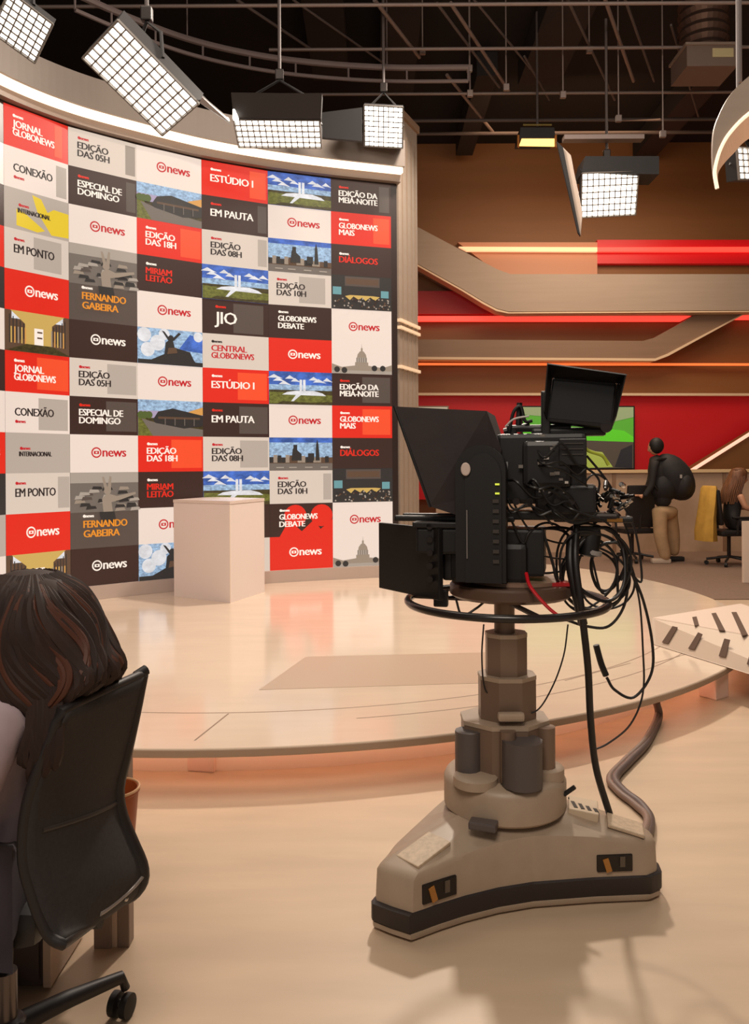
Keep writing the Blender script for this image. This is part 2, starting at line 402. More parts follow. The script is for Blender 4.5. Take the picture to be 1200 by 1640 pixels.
def congress(c, r):
    t = base(c, r, SKYB)
    t.rect(SKYL, 0, .42, 1, .6)
    for x, y, a in ((.1, .85, .12), (.16, .76, .1), (.34, .83, .09), (.42, .75, .08), (.72, .8, .1), (.8, .74, .11), (.93, .78, .08), (.25, .66, .1)):
        t.poly(CLD, [(x-a, y-.05), (x-a*.2, y+.06), (x+a*.4, y-.01), (x+a, y-.07), (x+a*.1, y-.05)])
    t.rect(GRSD, 0, 0, 1, .44); t.poly(GRS, [(0, .02), (1, .1), (1, .3), (0, .38)])
    t.poly(CLD, [(.2, .3), (.9, .28), (.84, .36), (.7, .43), (.42, .42), (.28, .38)])
    t.poly(CLD, [(.34, .1), (.38, .1), (.5, .3), (.42, .3)]); t.poly(GRSD, [(.1, 0), (.95, 0), (.8, .06), (.2, .1)])
    t.rect(CLD, .475, .36, .515, .76); t.rect(CLD, .53, .36, .57, .76); t.done()
def villa(c, r):
    t = base(c, r, PUR); t.rect(SKYL, 0, .7, 1, 1); t.poly(ORA, [(.62, .5), (1, .62), (1, .84), (.8, .72)])
    t.rect(GRSD, 0, 0, 1, .5); t.poly(GRS, [(0, 0), (.3, 0), (.1, .5), (0, .55)]); t.poly(MGR, [(.22, 0), (1, 0), (1, .2), (.3, .35), (.05, .48)])
    t.poly(DGR, [(.22, .45), (.3, .68), (.52, .78), (1, .6), (1, .3), (.7, .22), (.26, .36)]); t.rect(BRN, .3, .48, .95, .54)
    for u in (.4, .55, .7, .85): t.rect(MGR, u, .3, u+.012, .5)
    for u in (.04, .1, .16): t.disk(GRN, u, .58, .1)
    t.done()
def statue(c, r):
    t = base(c, r, SKYL)
    for x, y, a in ((.1, .8, .2), (.3, .6, .22), (.15, .4, .2), (.4, .85, .16)): t.disk(CLD, x, y, a)
    t.poly(SKYB, [(.62, .45), (.8, .9), (1, .8), (1, .4)]); t.disk(CLD, .93, .85, .14)
    t.poly(DGR, [(.2, .12), (.4, .3), (.42, .62), (.47, .7), (.53, .7), (.56, .5), (.8, .4), (.86, .18), (.9, .08)])
    t.disk(DGR, .5, .76, .08); t.poly(DGR, [(.36, .95), (.4, .93), (.5, .7), (.46, .68)]); t.poly(DGR, [(.62, .93), (.66, .9), (.54, .68), (.5, .7)])
    t.rect(DGR, 0, 0, 1, .12); t.poly(BRN, [(.44, .3), (.6, .35), (.58, .5), (.46, .48)]); t.done()
def skyline(c, r):
    t = base(c, r, SKYL); t.rect(SKYB, 0, .85, 1, 1); t.rect(MGR, 0, 0, 1, .24); t.rect(BRN, 0, .22, 1, .4)
    rnd = random.Random(5)
    for k in range(16): u = k/16; t.rect(rnd.choice([BRN, STONE, DGR]), u, .24, u+.06, .38+rnd.random()*.12)
    t.poly(DGR, [(.34, .3), (.36, .66), (.4, .72), (.44, .6), (.5, .5), (.5, .3)]); t.rect(DGR, .37, .5, .43, .78)
    t.poly(DGR, [(.72, .3), (.73, .78), (.75, .95), (.77, .78), (.79, .3)]); t.rect(DGR, .6, .3, .7, .52)
    for u in (.1, .3, .55, .8): t.rect(LGR, u, .08, u+.12, .11)
    t.done()
def hall(c, r):
    t = base(c, r, BRN); t.rect(CLD, .1, .8, .9, .98); t.rect(GOLD, .3, .2, .72, .86)
    t.poly(GOLD, [(.08, 1), (.92, 1), (.7, .7), (.3, .7)]); t.rect(STXW, .44, .1, .58, .62)
    for k in range(5):
        t.rect(DGR, .06+k*.05, .2+k*.03, .075+k*.05, .9-k*.05); t.rect(DGR, .92-k*.05, .2+k*.03, .935-k*.05, .9-k*.05)
        t.rect([GOLD, ORA, STONE][k % 3], .08+k*.05, .2, .1+k*.05, .6); t.rect([ORA, STONE, GOLD][k % 3], .89-k*.05, .2, .91-k*.05, .6)
    for v in (.36, .5): t.rect(BRN, .47, v, .55, v+.04)
    t.poly(GRSD, [(0, 0), (1, 0), (.7, .2), (.3, .2)]); t.done()
def portrait(c, r):   # tall monochrome photo with an orange name below
    t = base(c, r, MGR, 2); t.rect(LGR, 0, 1.72, 1, 2); t.rect(SDK2, 0, 0, 1, .95)
    rnd = random.Random(9)
    for k in range(26):
        u = rnd.random()*.9; v = .95+rnd.random()*.62; t.poly(rnd.choice([DGR, LGR, SDK2, STONE]), [(u, v), (u+.16, v+.02), (u+.14, v+.09), (u+.02, v+.1)])
    t.poly(STONE, [(.46, .95), (.6, .92), (.58, 1.2), (.7, 1.25), (.95, 1.4), (.94, 1.46), (.66, 1.36), (.56, 1.42), (.5, 1.4), (.44, 1.3)])
    t.disk(STONE, .52, 1.5, .1); t.poly(STONE, [(.48, 1.5), (.44, 1.88), (.47, 1.88), (.52, 1.6)]); t.poly(STONE, [(.52, 1.6), (.55, 1.9), (.58, 1.88), (.57, 1.5)])
    t.poly(DGR, [(.4, .95), (.62, .95), (.66, .6), (.42, .7)])
    t.small(STXW, .17, .82); t.text(STXO, 'FERNANDO', .17, .55, .27, .64); t.text(STXO, 'GABEIRA', .17, .3, .27, .54); t.done()
def dialogos(c, r):
    t = base(c, r, SDK, 2); t.small(STXW, .14, 1.68); t.text(SRED, 'DIÁLOGOS', .13, 1.44, .28, .64)
    t.rect(DGR, 0, 0, 1, 1.05); t.rect(SDK2, .22, .72, .8, 1.02); t.rect(BRN, .24, .78, .78, .96); t.rect(TEAL, .02, .44, .16, .68); t.rect(TEAL, .82, .4, .95, .62)
    t.rect(DGR, .2, .4, .8, .72); t.poly(GOLD, [(.22, .4), (.3, .28), (.36, .4), (.45, .3), (.5, .38), (.56, .28), (.64, .4), (.72, .3), (.8, .42), (.7, .44), (.3, .44)])
    rnd = random.Random(3)
    for k in range(60): t.disk(rnd.choice([STONE, BRN, LGR, SDK]), rnd.random()*.94+.03, rnd.random()*.3+.03, .028, 6)
    t.done()
def capitol(c, r):
    t = base(c, r, SW, 2); t.logo(STXR, SW, .28, 1.36, .34)
    t.rect(LGR, 0, 0, 1, .12); t.poly(STONE, [(0, .1), (0, .3), (.16, .2), (.4, .26), (.6, .26), (.84, .2), (1, .3), (1, .1)])
    t.rect(STONE, .38, .25, .6, .36); t.rect(LGR, .4, .36, .58, .5)
    for k in range(5): t.rect(MGR, .405+k*.037, .36, .417+k*.037, .5)
    t.poly(STONE, [(.41, .5), (.57, .5), (.56, .6), (.52, .7), (.46, .7), (.42, .6)]); t.rect(STONE, .475, .68, .505, .8); t.poly(STONE, [(.486, .8), (.494, .8), (.49, .95)])
    for u, v in ((.08, .12), (.7, .18), (.84, .18), (.2, .1)): t.disk(DGR, u, v, .09)
    t.done()
def logo2(c, r, bg, fg): logo(c, r, bg, fg)
# column 0 (mostly beyond the frame)
for r, (m, h) in enumerate(((SDK, 1), (SW, 1), (SDK, 1), (SRED, 1), (DGR, 1), (SW, 1), (SDK, 1), (SW, 1), (SRED, 1), (DGR, 1), (SGR, 1), (SW, 1))):
    t = base(0, r, m)
    if m is SW or m is SRED: t.logo(STXR if m is SW else STXW, m, .4)
    t.done()
# column 1
for o in (0, 6):
    title(1, o, SRED, STXW, ['JORNAL', 'GLOBONEWS'], SRED2, STXW, .78 if o == 0 else .48, .9 if o == 0 else .98)
    t = base(1, o+1, SW); t.rect(SGR, .8 if o == 0 else .5, .08, .97, .88); t.text(STXB, 'CONEXÃO', .14, .42, .28, .6); t.small(STXR, .15, .24); t.done()
    t = base(1, o+2, SGR)
    if o == 0:
        t.poly(YEL, [(.42, .95), (.56, .9), (.66, .6), (.76, .72), (1, .7), (1, .08), (.72, .05), (.5, .55)]); t.poly(YEL, [(.18, .5), (.3, .45), (.62, .12), (.5, .04), (.18, .1)])
    t.small(STXR, .22, .58); t.text(STXB, 'INTERNACIONAL', .2, .42, .17, .5); t.done()
    t = base(1, o+3, SWG); t.rect(SGR, .44 if o == 0 else .8, .1, .88 if o == 0 else .99, .9); t.small(STXR, .15, .72); t.text(STXB, 'EM PONTO', .14, .42, .3, .62); t.done()
    logo(1, o+4, SRED, STXW)
    hall(1, o+5)
# column 2
for o in (0, 6):
    title(2, o, SWG, STXB, ['EDIÇÃO', 'DAS 05H'], SGR2 if o == 0 else SGR, STXR, .83 if o == 0 else .54, .98)
    title(2, o+1, SDK, STXW, ['ESPECIAL DE', 'DOMINGO'], SDK2, SRED, .84 if o == 0 else .52, .98)
    logo(2, o+2, SW, STXR); portrait(2, o+3); logo(2, o+5, SDK, STXW)
# column 3
for o in (0, 6):
    logo(3, o, SW, STXR); villa(3, o+1)
    title(3, o+2, SRED, STXW, ['EDIÇÃO', 'DAS 18H'], SRED2, STXW, .66 if o == 0 else .5, .98)
    title(3, o+3, SDK, SRED, ['MIRIAM', 'LEITÃO'], None, STXW); logo(3, o+4, SW, STXR); statue(3, o+5)
# column 4
for o in (0, 6):
    title(4, o, SRED, STXW, ['ESTÚDIO I'], SRED2, STXW, .72 if o == 0 else .52, .97)
    title(4, o+1, SDK, STXW, ['EM PAUTA'], SDK2, SRED, .84 if o == 0 else .54, .98)
    title(4, o+2, SWG, STXB, ['EDIÇÃO', 'DAS 08H'], SGR, STXR, .84 if o == 0 else .55, .98)
    congress(4, o+3)
    t = base(4, o+4, SDK); t.rect(SDK2, .46, .06, .92, .92); t.small(SRED, .2, .76); t.text(STXW, 'JIO', .18, .3, .5); t.done()
    title(4, o+5, SWG, STXR, ['CENTRAL', 'GLOBONEWS'], None, STXB)
# column 5
for o in (0, 6):
    congress(5, o); logo(5, o+1, SW, STXR); skyline(5, o+2)
    title(5, o+3, SWG, STXB, ['EDIÇÃO', 'DAS 10H'], SGR, STXR, .48 if o == 0 else .85, .9 if o == 0 else .98)
    t = base(5, o+4, SDK)
    if o:
        for u in (.5, .92): t.disk(SRED, u-.1, .62, .34)
        t.poly(SRED, [(.15, 0), (1, 0), (1, .5), (.8, .2), (.7, .5), (.5, .15), (.3, .5)])
    t.small(STXW, .16, .76); t.text(STXW, 'GLOBONEWS', .15, .52, .24, .6); t.text(STXW, 'DEBATE', .15, .3, .24, .4); t.done()
    logo(5, o+5, SRED, STXW)
# column 6
for o in (0, 6):
    title(6, o, SDK, STXW, ['EDIÇÃO DA', 'MEIA-NOITE'], SDK2, SRED, .8 if o == 0 else .5, .97)
    title(6, o+1, SRED, STXW, ['GLOBONEWS', 'MAIS'], SRED2, STXW, .7 if o == 0 else .5, .97)
    dialogos(6, o+2); capitol(6, o+4)

# fascia + light strip above the display
mb = MB(); wall_strip(mb, 0, 7.16, 4.76, 5.05, -.35, .16); mb.build('f', mat('fascia_taupe', (122, 110, 101), .55, noise=.04, nscale=3)).name = 'trim_1'
fas = bpy.data.objects['trim_1']; struct(fas, 'curved beige fascia above the display wall')
mb = MB(); wall_strip(mb, 0, 7.14, 4.62, 4.7, -.3, .06); o = mb.build('trim_2', mat('soffit', (142, 126, 114), .5)); struct(o, 'curved soffit step above the display wall')
mb = MB(); wall_strip(mb, 0, 7.14, 4.70, 4.76, -.1, .13); o = mb.build('curved_led_strip', WARML)
tag(o, 'long curved warm white light strip above the tiled display wall', 'light strip')

# end pillar beside the display wall
pil = thing('pillar', 'tall beige grooved pillar at the right end of the display wall', 'pillar', (.43, 9.5, 0))
pa = P(641, 745, 9.2); pb = P(671, 745, 9.75)
mb = MB()
dirv = Vector((pb.x-pa.x, pb.y-pa.y, 0)); L = dirv.length; dirv.normalize(); nr = Vector((dirv.y, -dirv.x, 0))
Mz = Matrix((( dirv.x, -nr.x, 0), (dirv.y, -nr.y, 0), (0, 0, 1)))
mid = (pa+pb)/2
mb.box((mid.x, mid.y, 0), (0, 0, 0)) if False else None
ctr = mid-nr*.15
mb.box((ctr.x, ctr.y, (5.43+SZ)/2), (L, .3, 5.43-SZ), Mz); mb.build('shaft', BEIGE, pil)
for t_ in (.18, .42, .66, .86):
    mb = MB(); p = pa.lerp(pb, t_)+nr*.004; mb.box((p.x, p.y, 2.75), (.012, .012, 5.0), Mz); mb.build('groove', mat('groove_brown', (150, 130, 112), .6), pil)
mb = MB(); p = mid+nr*.0; mb.box((p.x-nr.x*.14, p.y-nr.y*.14, 5.47), (L+.03, .34, .08), Mz); mb.build('cap', mat('cap_tan', (150, 124, 102), .5), pil)
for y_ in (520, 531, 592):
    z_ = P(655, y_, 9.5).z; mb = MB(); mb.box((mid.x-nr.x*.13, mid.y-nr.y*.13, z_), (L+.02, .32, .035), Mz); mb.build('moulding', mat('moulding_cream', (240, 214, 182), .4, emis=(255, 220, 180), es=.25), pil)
# ------------------------------------------------------------------ translucent podium on the stage
fr = G(369, 966, SZ); lf = G(279, 955, SZ); rt = G(424, 948, SZ)
pod = thing('podium', 'plain frosted white box podium standing alone on the stage', 'podium', fr)
bk = lf+rt-fr; H_ = .93
FROST = mat('frosted_acrylic', (244, 230, 224), .35)
mb = MB(); mb.prism([fr, rt, bk, lf], (0, 0, H_-.03)); mb.build('body', FROST, pod)
cen = (fr+bk)/2
mb = MB(); mb.prism([cen+(v-cen)*1.01+Vector((0, 0, H_-.028)) for v in (fr, rt, bk, lf)], (0, 0, .028)); mb.build('top_board', mat('podium_top', (236, 218, 208), .25), pod)
mb = MB(); mb.bar(fr+Vector((0, -.002, .0)), fr+Vector((0, -.002, H_-.03)), .004, 6); mb.build('corner_edge', mat('edge_light', (250, 232, 214), .3), pod)

# ------------------------------------------------------------------ slotted ramp at the right of the stage
ramp = thing('slotted_platform', 'pale angled platform with dark slots at the right edge of the stage', 'platform', G(1200, 1020, SZ))
# ridge line from left tip to right, front skirt slopes down towards the viewer, back face slopes gently up
tipL = G(1042, 992, SZ); ridR = P(1262, 1036, 5.55)
tb0 = G(1186, 971, SZ); 
def quadprism(mb, q, th):
    n_ = (q[1]-q[0]).cross(q[3]-q[0]).normalized()*th; mb.prism(q, n_)
A = Vector((1.97, 5.77, .35)); B = Vector((2.79, 4.55, .35))
Fr0 = Vector((1.92, 5.60, SZ+.002)); Fr1 = Vector((2.50, 3.96, SZ+.002))
Bk0 = Vector((2.85, 6.33, .35)); Bk1 = Vector((2.95, 4.75, .35))
mb = MB(); mb.add([A, B, Bk1, Bk0]+[Vector((v.x, v.y, SZ+.002)) for v in (A, B, Bk1, Bk0)], [(0, 3, 2, 1), (4, 5, 6, 7), (0, 4, 7, 3), (3, 7, 6, 2), (2, 6, 5, 1), (0, 1, 5, 4)]); mb.build('core', mat('slope_grey', (205, 184, 164), .4), ramp)
mb = MB(); mb.box((2.78, 4.72, SZ/2), (.1, .1, SZ)); mb.build('foot', MATS['slope_grey'], ramp)
mb = MB(); quadprism(mb, [Fr0+Vector((0, 0, .0)), Fr1, B, A], .004); mb.build('front_slope', mat('slope_grey', (205, 184, 164), .4), ramp)
mb = MB(); quadprism(mb, [A, B, Bk1, Bk0], .004); mb.build('top_panel', mat('slope_white', (238, 218, 200), .35), ramp)
SLOT = mat('slot_brown', (92, 68, 52), .7)
def onface(q, u, v, e): 
    p = q[0].lerp(q[1], u).lerp(q[3].lerp(q[2], u), v); n_ = (q[1]-q[0]).cross(q[3]-q[0]).normalized(); 
    if n_.z < 0: n_ = -n_
    return p+n_*e
fq = [Fr0, Fr1, B, A]; tq = [A, B, Bk1, Bk0]
def slot(pix, D0):
    # slot drawn on the panel plane it sits on
    q, up = D0
    n_ = (q[1]-q[0]).cross(q[3]-q[0]).normalized()
    if n_.z < 0: n_ = -n_
    pts = []
    for x, y in pix:
        r = ray(x, y); o_ = Vector((0, 0, CAMZ)); t = (q[0]+n_*up-o_).dot(n_)/r.dot(n_); pts.append(o_+r*t)
    mb = MB(); mb.prism(pts, n_*.004); mb.build('slot', SLOT, ramp)
for s in ([(1078, 1003), (1086, 1005), (1071, 1031), (1061, 1029)], [(1119, 1013), (1126, 1016), (1113, 1041), (1103, 1039)], [(1161, 1023), (1170, 1025), (1163, 1053), (1152, 1051)], [(1206, 1035), (1216, 1037), (1212, 1068), (1197, 1064)]):
    slot(s, (fq, .005))
for s in ([(1109, 989), (1116, 988), (1120, 1002), (1113, 1003)], [(1140, 983), (1147, 982), (1162, 1011), (1152, 1010)], [(1172, 981), (1180, 981), (1198, 1017), (1189, 1019)]):
    slot(s, (tq, .005))

# ================================================================== STUDIO CAMERA ON PEDESTAL
CX, CY = .455, 2.85
ped = thing('studio_camera', 'large black broadcast camera on a grey rolling pedestal in front of the stage', 'camera', (CX, CY, 0))
PG = mat('pedestal_grey', (166, 146, 126), .45, noise=.05, nscale=14)
PGD = mat('pedestal_dark', (84, 76, 74), .45); PGT = mat('column_bronze', (122, 100, 84), .4, .15)
angA, angB, angC = math.radians(221), math.radians(346), math.radians(95)
OUT = [(-.016, 2.537), (.045, 2.492), (.104, 2.458), (.19, 2.512), (.276, 2.558), (.39, 2.607), (.509, 2.641), (.72, 2.668), (.90, 2.68), (.945, 2.71), (.955, 2.78),
       (.85, 2.88), (.72, 2.96), (.60, 3.04), (.52, 3.12), (.46, 3.17), (.36, 3.17), (.30, 3.11), (.25, 2.98), (.15, 2.82), (.04, 2.66)]
def armR(th):
    d = Vector((math.cos(th), math.sin(th))); best = .1
    for (x0, y0), (x1, y1) in zip(OUT, OUT[1:]+OUT[:1]):
        a = Vector((x0-CX, y0-CY)); b = Vector((x1-CX, y1-CY)); e = b-a
        den = d.x*e.y-d.y*e.x
        if abs(den) < 1e-9: continue
        t = (a.x*e.y-a.y*e.x)/den; u = (a.x*d.y-a.y*d.x)/den
        if t > 0 and -1e-6 <= u <= 1+1e-6: best = max(best, t)
    return best
NB = 240
ths = [2*PI*k/NB for k in range(NB)]
rs = [armR(t) for t in ths]
for _ in range(0): rs = [(rs[i-1]+2*rs[i]+rs[(i+1) % NB])/4 for i in range(NB)]
def ring(scale, zf, inset=0): return [Vector((CX+max(r*scale-inset, .02)*math.cos(t), CY+max(r*scale-inset, .02)*math.sin(t), zf(r, t))) for r, t in zip(rs, ths)]
def loft(mb, rings, capb=True, capt=True):
    n = len(rings[0]); vv = [v for R in rings for v in R]; ff = []
    for i in range(len(rings)-1):
        for k in range(n): ff.append((i*n+k, i*n+(k+1) % n, (i+1)*n+(k+1) % n, (i+1)*n+k))
    if capb: ff.append(list(range(n))[::-1])
    if capt: ff.append([(len(rings)-1)*n+k for k in range(n)])
    mb.add(vv, ff)
def zsh(r, t): return .238-.045*min(1, max(0, (r-.2)/.3))
mb = MB()
loft(mb, [ring(.985, lambda r, t: .088), ring(.975, lambda r, t: zsh(r, t)-.012), ring(.955, lambda r, t: zsh(r, t)),
          ring(1, lambda r, t: zsh(r, t)+.01, .04), ring(1, lambda r, t: zsh(r, t)+.028, .12 ), [Vector((CX+min(.17, max(r-.12, .05))*math.cos(t), CY+min(.17, max(r-.12, .05))*math.sin(t), .28)) for r, t in zip(rs, ths)]])
mb.build('base_shell', PG, ped, smooth=True)
mb = MB(); loft(mb, [ring(1.0, lambda r, t: .028), ring(1.015, lambda r, t: .034), ring(1.015, lambda r, t: .085), ring(.99, lambda r, t: .09)]); mb.build('rubber_skirt', mat('skirt_black', (44, 36, 34), .5), ped, smooth=True)
mb = MB(); loft(mb, [ring(.99, lambda r, t: .008), ring(1.005, lambda r, t: .012), ring(1.005, lambda r, t: .027), ring(.99, lambda r, t: .029)]); mb.build('lower_rim', PG, ped, smooth=True)
for a, rad in ((angA, .4), (angB, .4), (angC, .22)):
    mb = MB(); d = Vector((math.cos(a), math.sin(a), 0)); p = Vector((CX, CY, .055))+d*rad
    Mw = Matrix.Rotation(a+PI/2, 3, 'Z') @ Matrix.Rotation(PI/2, 3, 'X')
    mb.cyl(p, .052, .03, 20, Mw); mb.build('wheel', BLACKR, ped, smooth=True)
# top plates on the two front arms
def arm_box(a, r_, w_, l_, z_, th, m, name, side=0, tilt=0):
    d = Vector((math.cos(a), math.sin(a), 0)); sd = Vector((-d.y, d.x, 0)); p = Vector((CX, CY, z_))+d*r_+sd*side
    M = Matrix.Rotation(a, 3, 'Z') @ Matrix.Rotation(tilt, 3, 'Y')
    mb = MB(); mb.box(p, (l_, w_, th), M, bev=.004); return mb.build(name, m, ped)
arm_box(angA, .405, .10, .15, .224, .012, mat('plate_grey', (190, 168, 142), .5, noise=.15, nscale=60), 'tread_plate', 0, .22)
arm_box(angB, .40, .10, .12, .224, .012, MATS['plate_grey'], 'tread_plate', 0, .22)
vent = arm_box(angB, .262, .115, .1, .258, .03, mat('vent_light', (196, 176, 150), .45), 'vent_housing', .02, .12)
for k in range(4):
    a = angB; d = Vector((math.cos(a), math.sin(a), 0)); sd = Vector((-d.y, d.x, 0)); p = Vector((CX, CY, .2745-.003*k))+d*(.228+k*.023)+sd*.02
    mb = MB(); mb.box(p, (.013, .085, .006), Matrix.Rotation(a+.25, 3, 'Z') @ Matrix.Rotation(.12, 3, 'Y')); mb.build('vent_slot', BLACK, vent)
# access windows in the skirt side
def side_window(px0, py0, px1, py1, D):
    c0 = P(px0, py0, D); c1 = P(px1, py0+(-4 if px0 < 800 else 0), D); 
    return c0, c1
for (pa_, pb_, zc, hh) in (((672, 0), (726, 0), .135, .06), ((952, 0), (1009, 0), .135, .055)):
    pts = []
    for px in (pa_[0], pb_[0]):
        # intersect the view ray's ground direction with the outline
        r = ray(px, HOR); best = None
        for i in range(NB):
            a = Vector((CX+rs[i]*.98*math.cos(ths[i]), CY+rs[i]*.98*math.sin(ths[i]))); j = (i+1) % NB
            b = Vector((CX+rs[j]*.98*math.cos(ths[j]), CY+rs[j]*.98*math.sin(ths[j])))
            fa = a.x-r.x*a.y; fb = b.x-r.x*b.y
            if fa*fb <= 0 and fa != fb:
                q_ = a.lerp(b, fa/(fa-fb))
                if best is None or q_.y < best.y: best = q_
        pts.append(best)
    a, b = pts; dd = (b-a); L_ = dd.length; ang = math.atan2(dd.y, dd.x); nn = Vector((dd.y, -dd.x)).normalized(); cc = (a+b)/2+nn*.001
    M = Matrix.Rotation(ang, 3, 'Z')
    mb = MB(); mb.box((cc.x, cc.y, zc), (L_, .012, hh), M, bev=.004); wnd = mb.build('access_window', mat('window_dark', (22, 14, 10), .4), ped)
    mb = MB(); mb.box((cc.x+nn.x*.007-dd.x*.22, cc.y+nn.y*.007-dd.y*.22, zc-.004), (L_*.16, .006, hh*.8), M @ Matrix.Rotation(-.3, 3, 'Y')); mb.build('caster_fork', mat('fork_ochre', (168, 112, 48), .5), wnd)
    mb = MB(); mb.box((cc.x+nn.x*.007+dd.x*.2, cc.y+nn.y*.007+dd.y*.2, zc+.006), (L_*.14, .006, hh*.6), M); mb.build('caster_fork', mat('fork_grey', (90, 78, 66), .5), wnd)
# collar and column
mb = MB(); mb.lathe([(.205, .262), (.212, .27), (.212, .355), (.204, .372), (.19, .38)], (CX-.005, CY, 0), 48); mb.build('collar', PG, ped, smooth=True)
mb = MB(); mb.lathe([(.07, .37), (.075, .372), (.075, .40), (.065, .408)], (CX-.12, CY-.11, 0), 24); mb.build('collar_boss', PG, ped, smooth=True)
mb = MB(); mb.lathe([(.055, .37), (.06, .372), (.06, .41), (.05, .418)], (CX+.13, CY-.06, 0), 24); mb.build('collar_boss', PG, ped, smooth=True)
def hexcol(cx, cy, w_, z0, z1, rot, n=6, sy=.8):
    return [Vector((cx+w_*math.cos(2*PI*k/n+rot), cy+w_*sy*math.sin(2*PI*k/n+rot), z0)) for k in range(n)], (0, 0, z1-z0)
def col(name, m, cx, w_, z0, z1, rot=0, n=8, sy=.85, cy=CY, lip=.012):
    mb = MB(); pts, e = hexcol(cx, cy, w_, z0, z1, rot, n, sy); mb.prism(pts, e); o = mb.build(name, m, ped)
    mb = MB(); pts, e = hexcol(cx, cy, w_*1.015, z1-lip, z1+.002, rot, n, sy); mb.prism(pts, e); mb.build('column_lip', PG, o); return o
col('column_stage', PGT, CX-.005, .158, .37, .565, PI/8)
col('column_stage', PGT, CX+.005, .104, .56, .715, PI/8)
col('column_stage', PGT, CX+.003, .075, .71, .86, PI/8)
mb = MB(); mb.lathe([(.036, .84), (.036, 1.0)], (CX-.002, CY, 0), 24); mb.build('column_pole', PGT, ped, smooth=True)
for cx, cy, w_, z0, z1 in ((CX+.03, CY-.155, .075, .385, .535), (CX-.14, CY-.07, .05, .39, .54), (CX-.015, CY-.14, .03, .39, .56), (CX+.125, CY-.08, .035, .39, .555)):
    mb = MB(); mb.cyl((cx, cy, (z0+z1)/2), w_*.9, z1-z0, 12); mb.build('counterweight_cylinder', PGD if w_ > .04 else PGT, ped, smooth=True)
mb = MB(); mb.box((CX+.0, CY-.115, .60), (.09, .03, .03), bev=.01); mb.build('lock_knob', PG, ped)
mb = MB(); mb.box((CX-.11, CY-.225, .285), (.09, .05, .025), Matrix.Rotation(-.35, 3, 'Z'), bev=.006); mb.build('brake_pedal', PGD, ped)
mb = MB(); mb.bar((CX+.18, CY-.1, .33), (CX+.215, CY-.11, .36), .008); mb.build('valve', BLACK, ped)
# steering ring + spokes + turntable
RZ = .972
mb = MB(); mb.tube([(CX+.005+.345*math.cos(2*PI*k/72), CY+.345*math.sin(2*PI*k/72), RZ) for k in range(72)], .0135, 10, closed=True)
mb.build('steering_ring', mat('ring_black', (40, 34, 32), .25), ped, smooth=True)
for a in (40, 160, 280):
    a = math.radians(a); mb = MB(); mb.bar((CX+.05*math.cos(a), CY+.05*math.sin(a), RZ), (CX+.34*math.cos(a), CY+.34*math.sin(a), RZ), .009); mb.build('ring_spoke', DMETAL, ped, smooth=True)
mb = MB(); mb.lathe([(.06, .985), (.2, .99), (.212, 1.0), (.212, 1.03), (.205, 1.038), (.05, 1.04)], (CX+.02, CY, 0), 48); mb.build('turntable', mat('turntable_brown', (88, 66, 54), .4), ped, smooth=True)
mb = MB(); mb.lathe([(.07, 1.038), (.16, 1.04), (.16, 1.052), (.06, 1.054)], (CX+.04, CY, 0), 40); mb.build('mount_plate', mat('plate_tan', (134, 106, 88), .4), ped, smooth=True)
mb = MB(); mb.box((CX+.17, CY-.1, 1.045), (.07, .05, .012)); mb.build('red_clip', mat('clip_red', (170, 20, 26), .4), ped)

# head: rotated frame. local x = towards operator (right), y = away
yaw = math.radians(-14)
RM = Matrix.Rotation(yaw, 3, 'Z')
def HL(x, y, z): v = RM @ Vector((x, y, 0)); return Vector((CX+v.x, CY+v.y, z))
def hb(name, c, d, m=BLACK, tilt=None, bev=.006, parent=ped, kids=None):
    M = RM @ tilt if tilt else RM
    mb = MB(); mb.box(HL(*c), d, M, bev=bev); return mb.build(name, m, parent)
HEAD = mat('head_black', (20, 17, 17), .42); HEAD2 = mat('head_satin', (14, 12, 13), .5)
hb('pan_base', (-.045, -.02, 1.115), (.26, .2, .14), HEAD, bev=.02)
hb('pan_unit', (.06, .0, 1.15), (.16, .18, .16), HEAD2, bev=.01)
hb('rating_plate', (-.095, -.124, 1.073), (.05, .004, .012), mat('plate_white', (200, 195, 190), .5), bev=.001)
# tilt arm with round top (side yoke, near side)
mb = MB(); prof = []
for k in range(13):
    a = PI*k/12; prof.append((.083*math.cos(a), 1.43+.085*math.sin(a)))
prof = [(.083, 1.06)]+prof+[(-.083, 1.06)]
mb.prism([HL(-.062+x, -.19, z) for x, z in prof], RM @ Vector((0, .085, 0)))
arm = mb.build('tilt_arm', HEAD, ped, smooth=True)
mb = MB(); mb.prism([HL(-.052+x*.72, -.199, 1.06+(z-1.06)*.94) for x, z in prof], RM @ Vector((0, .01, 0))); mb.build('arm_cover', HEAD2, arm, smooth=True)
Mf = RM @ Matrix.Rotation(PI/2, 3, 'X')
mb = MB(); mb.lathe([(.022, 0), (.022, .004), (.019, .006)], HL(-.108, -.203, 1.435), 24, Mf, sx=.72); mb.build('round_badge', mat('badge_pale', (196, 178, 168), .5), arm)
for z_ in (1.385, 1.355):
    mb = MB(); mb.box(HL(-.005, -.202, z_), (.014, .006, .006), RM); mb.build('indicator', mat('indicator_yellow', (210, 220, 90), .4, emis=(200, 220, 60), es=.6), arm)
mb = MB(); mb.box(HL(-.105, -.203, 1.22), (.004, .004, .16), RM); mb.build('arm_groove', mat('groove_grey', (110, 104, 102), .4), arm)
for k in range(7):
    mb = MB(); mb.box(HL(-.01, -.203, 1.33-k*.033), (.02, .006, .012), RM); mb.build('arm_button', mat('button_grey', (60, 54, 50), .4), arm)
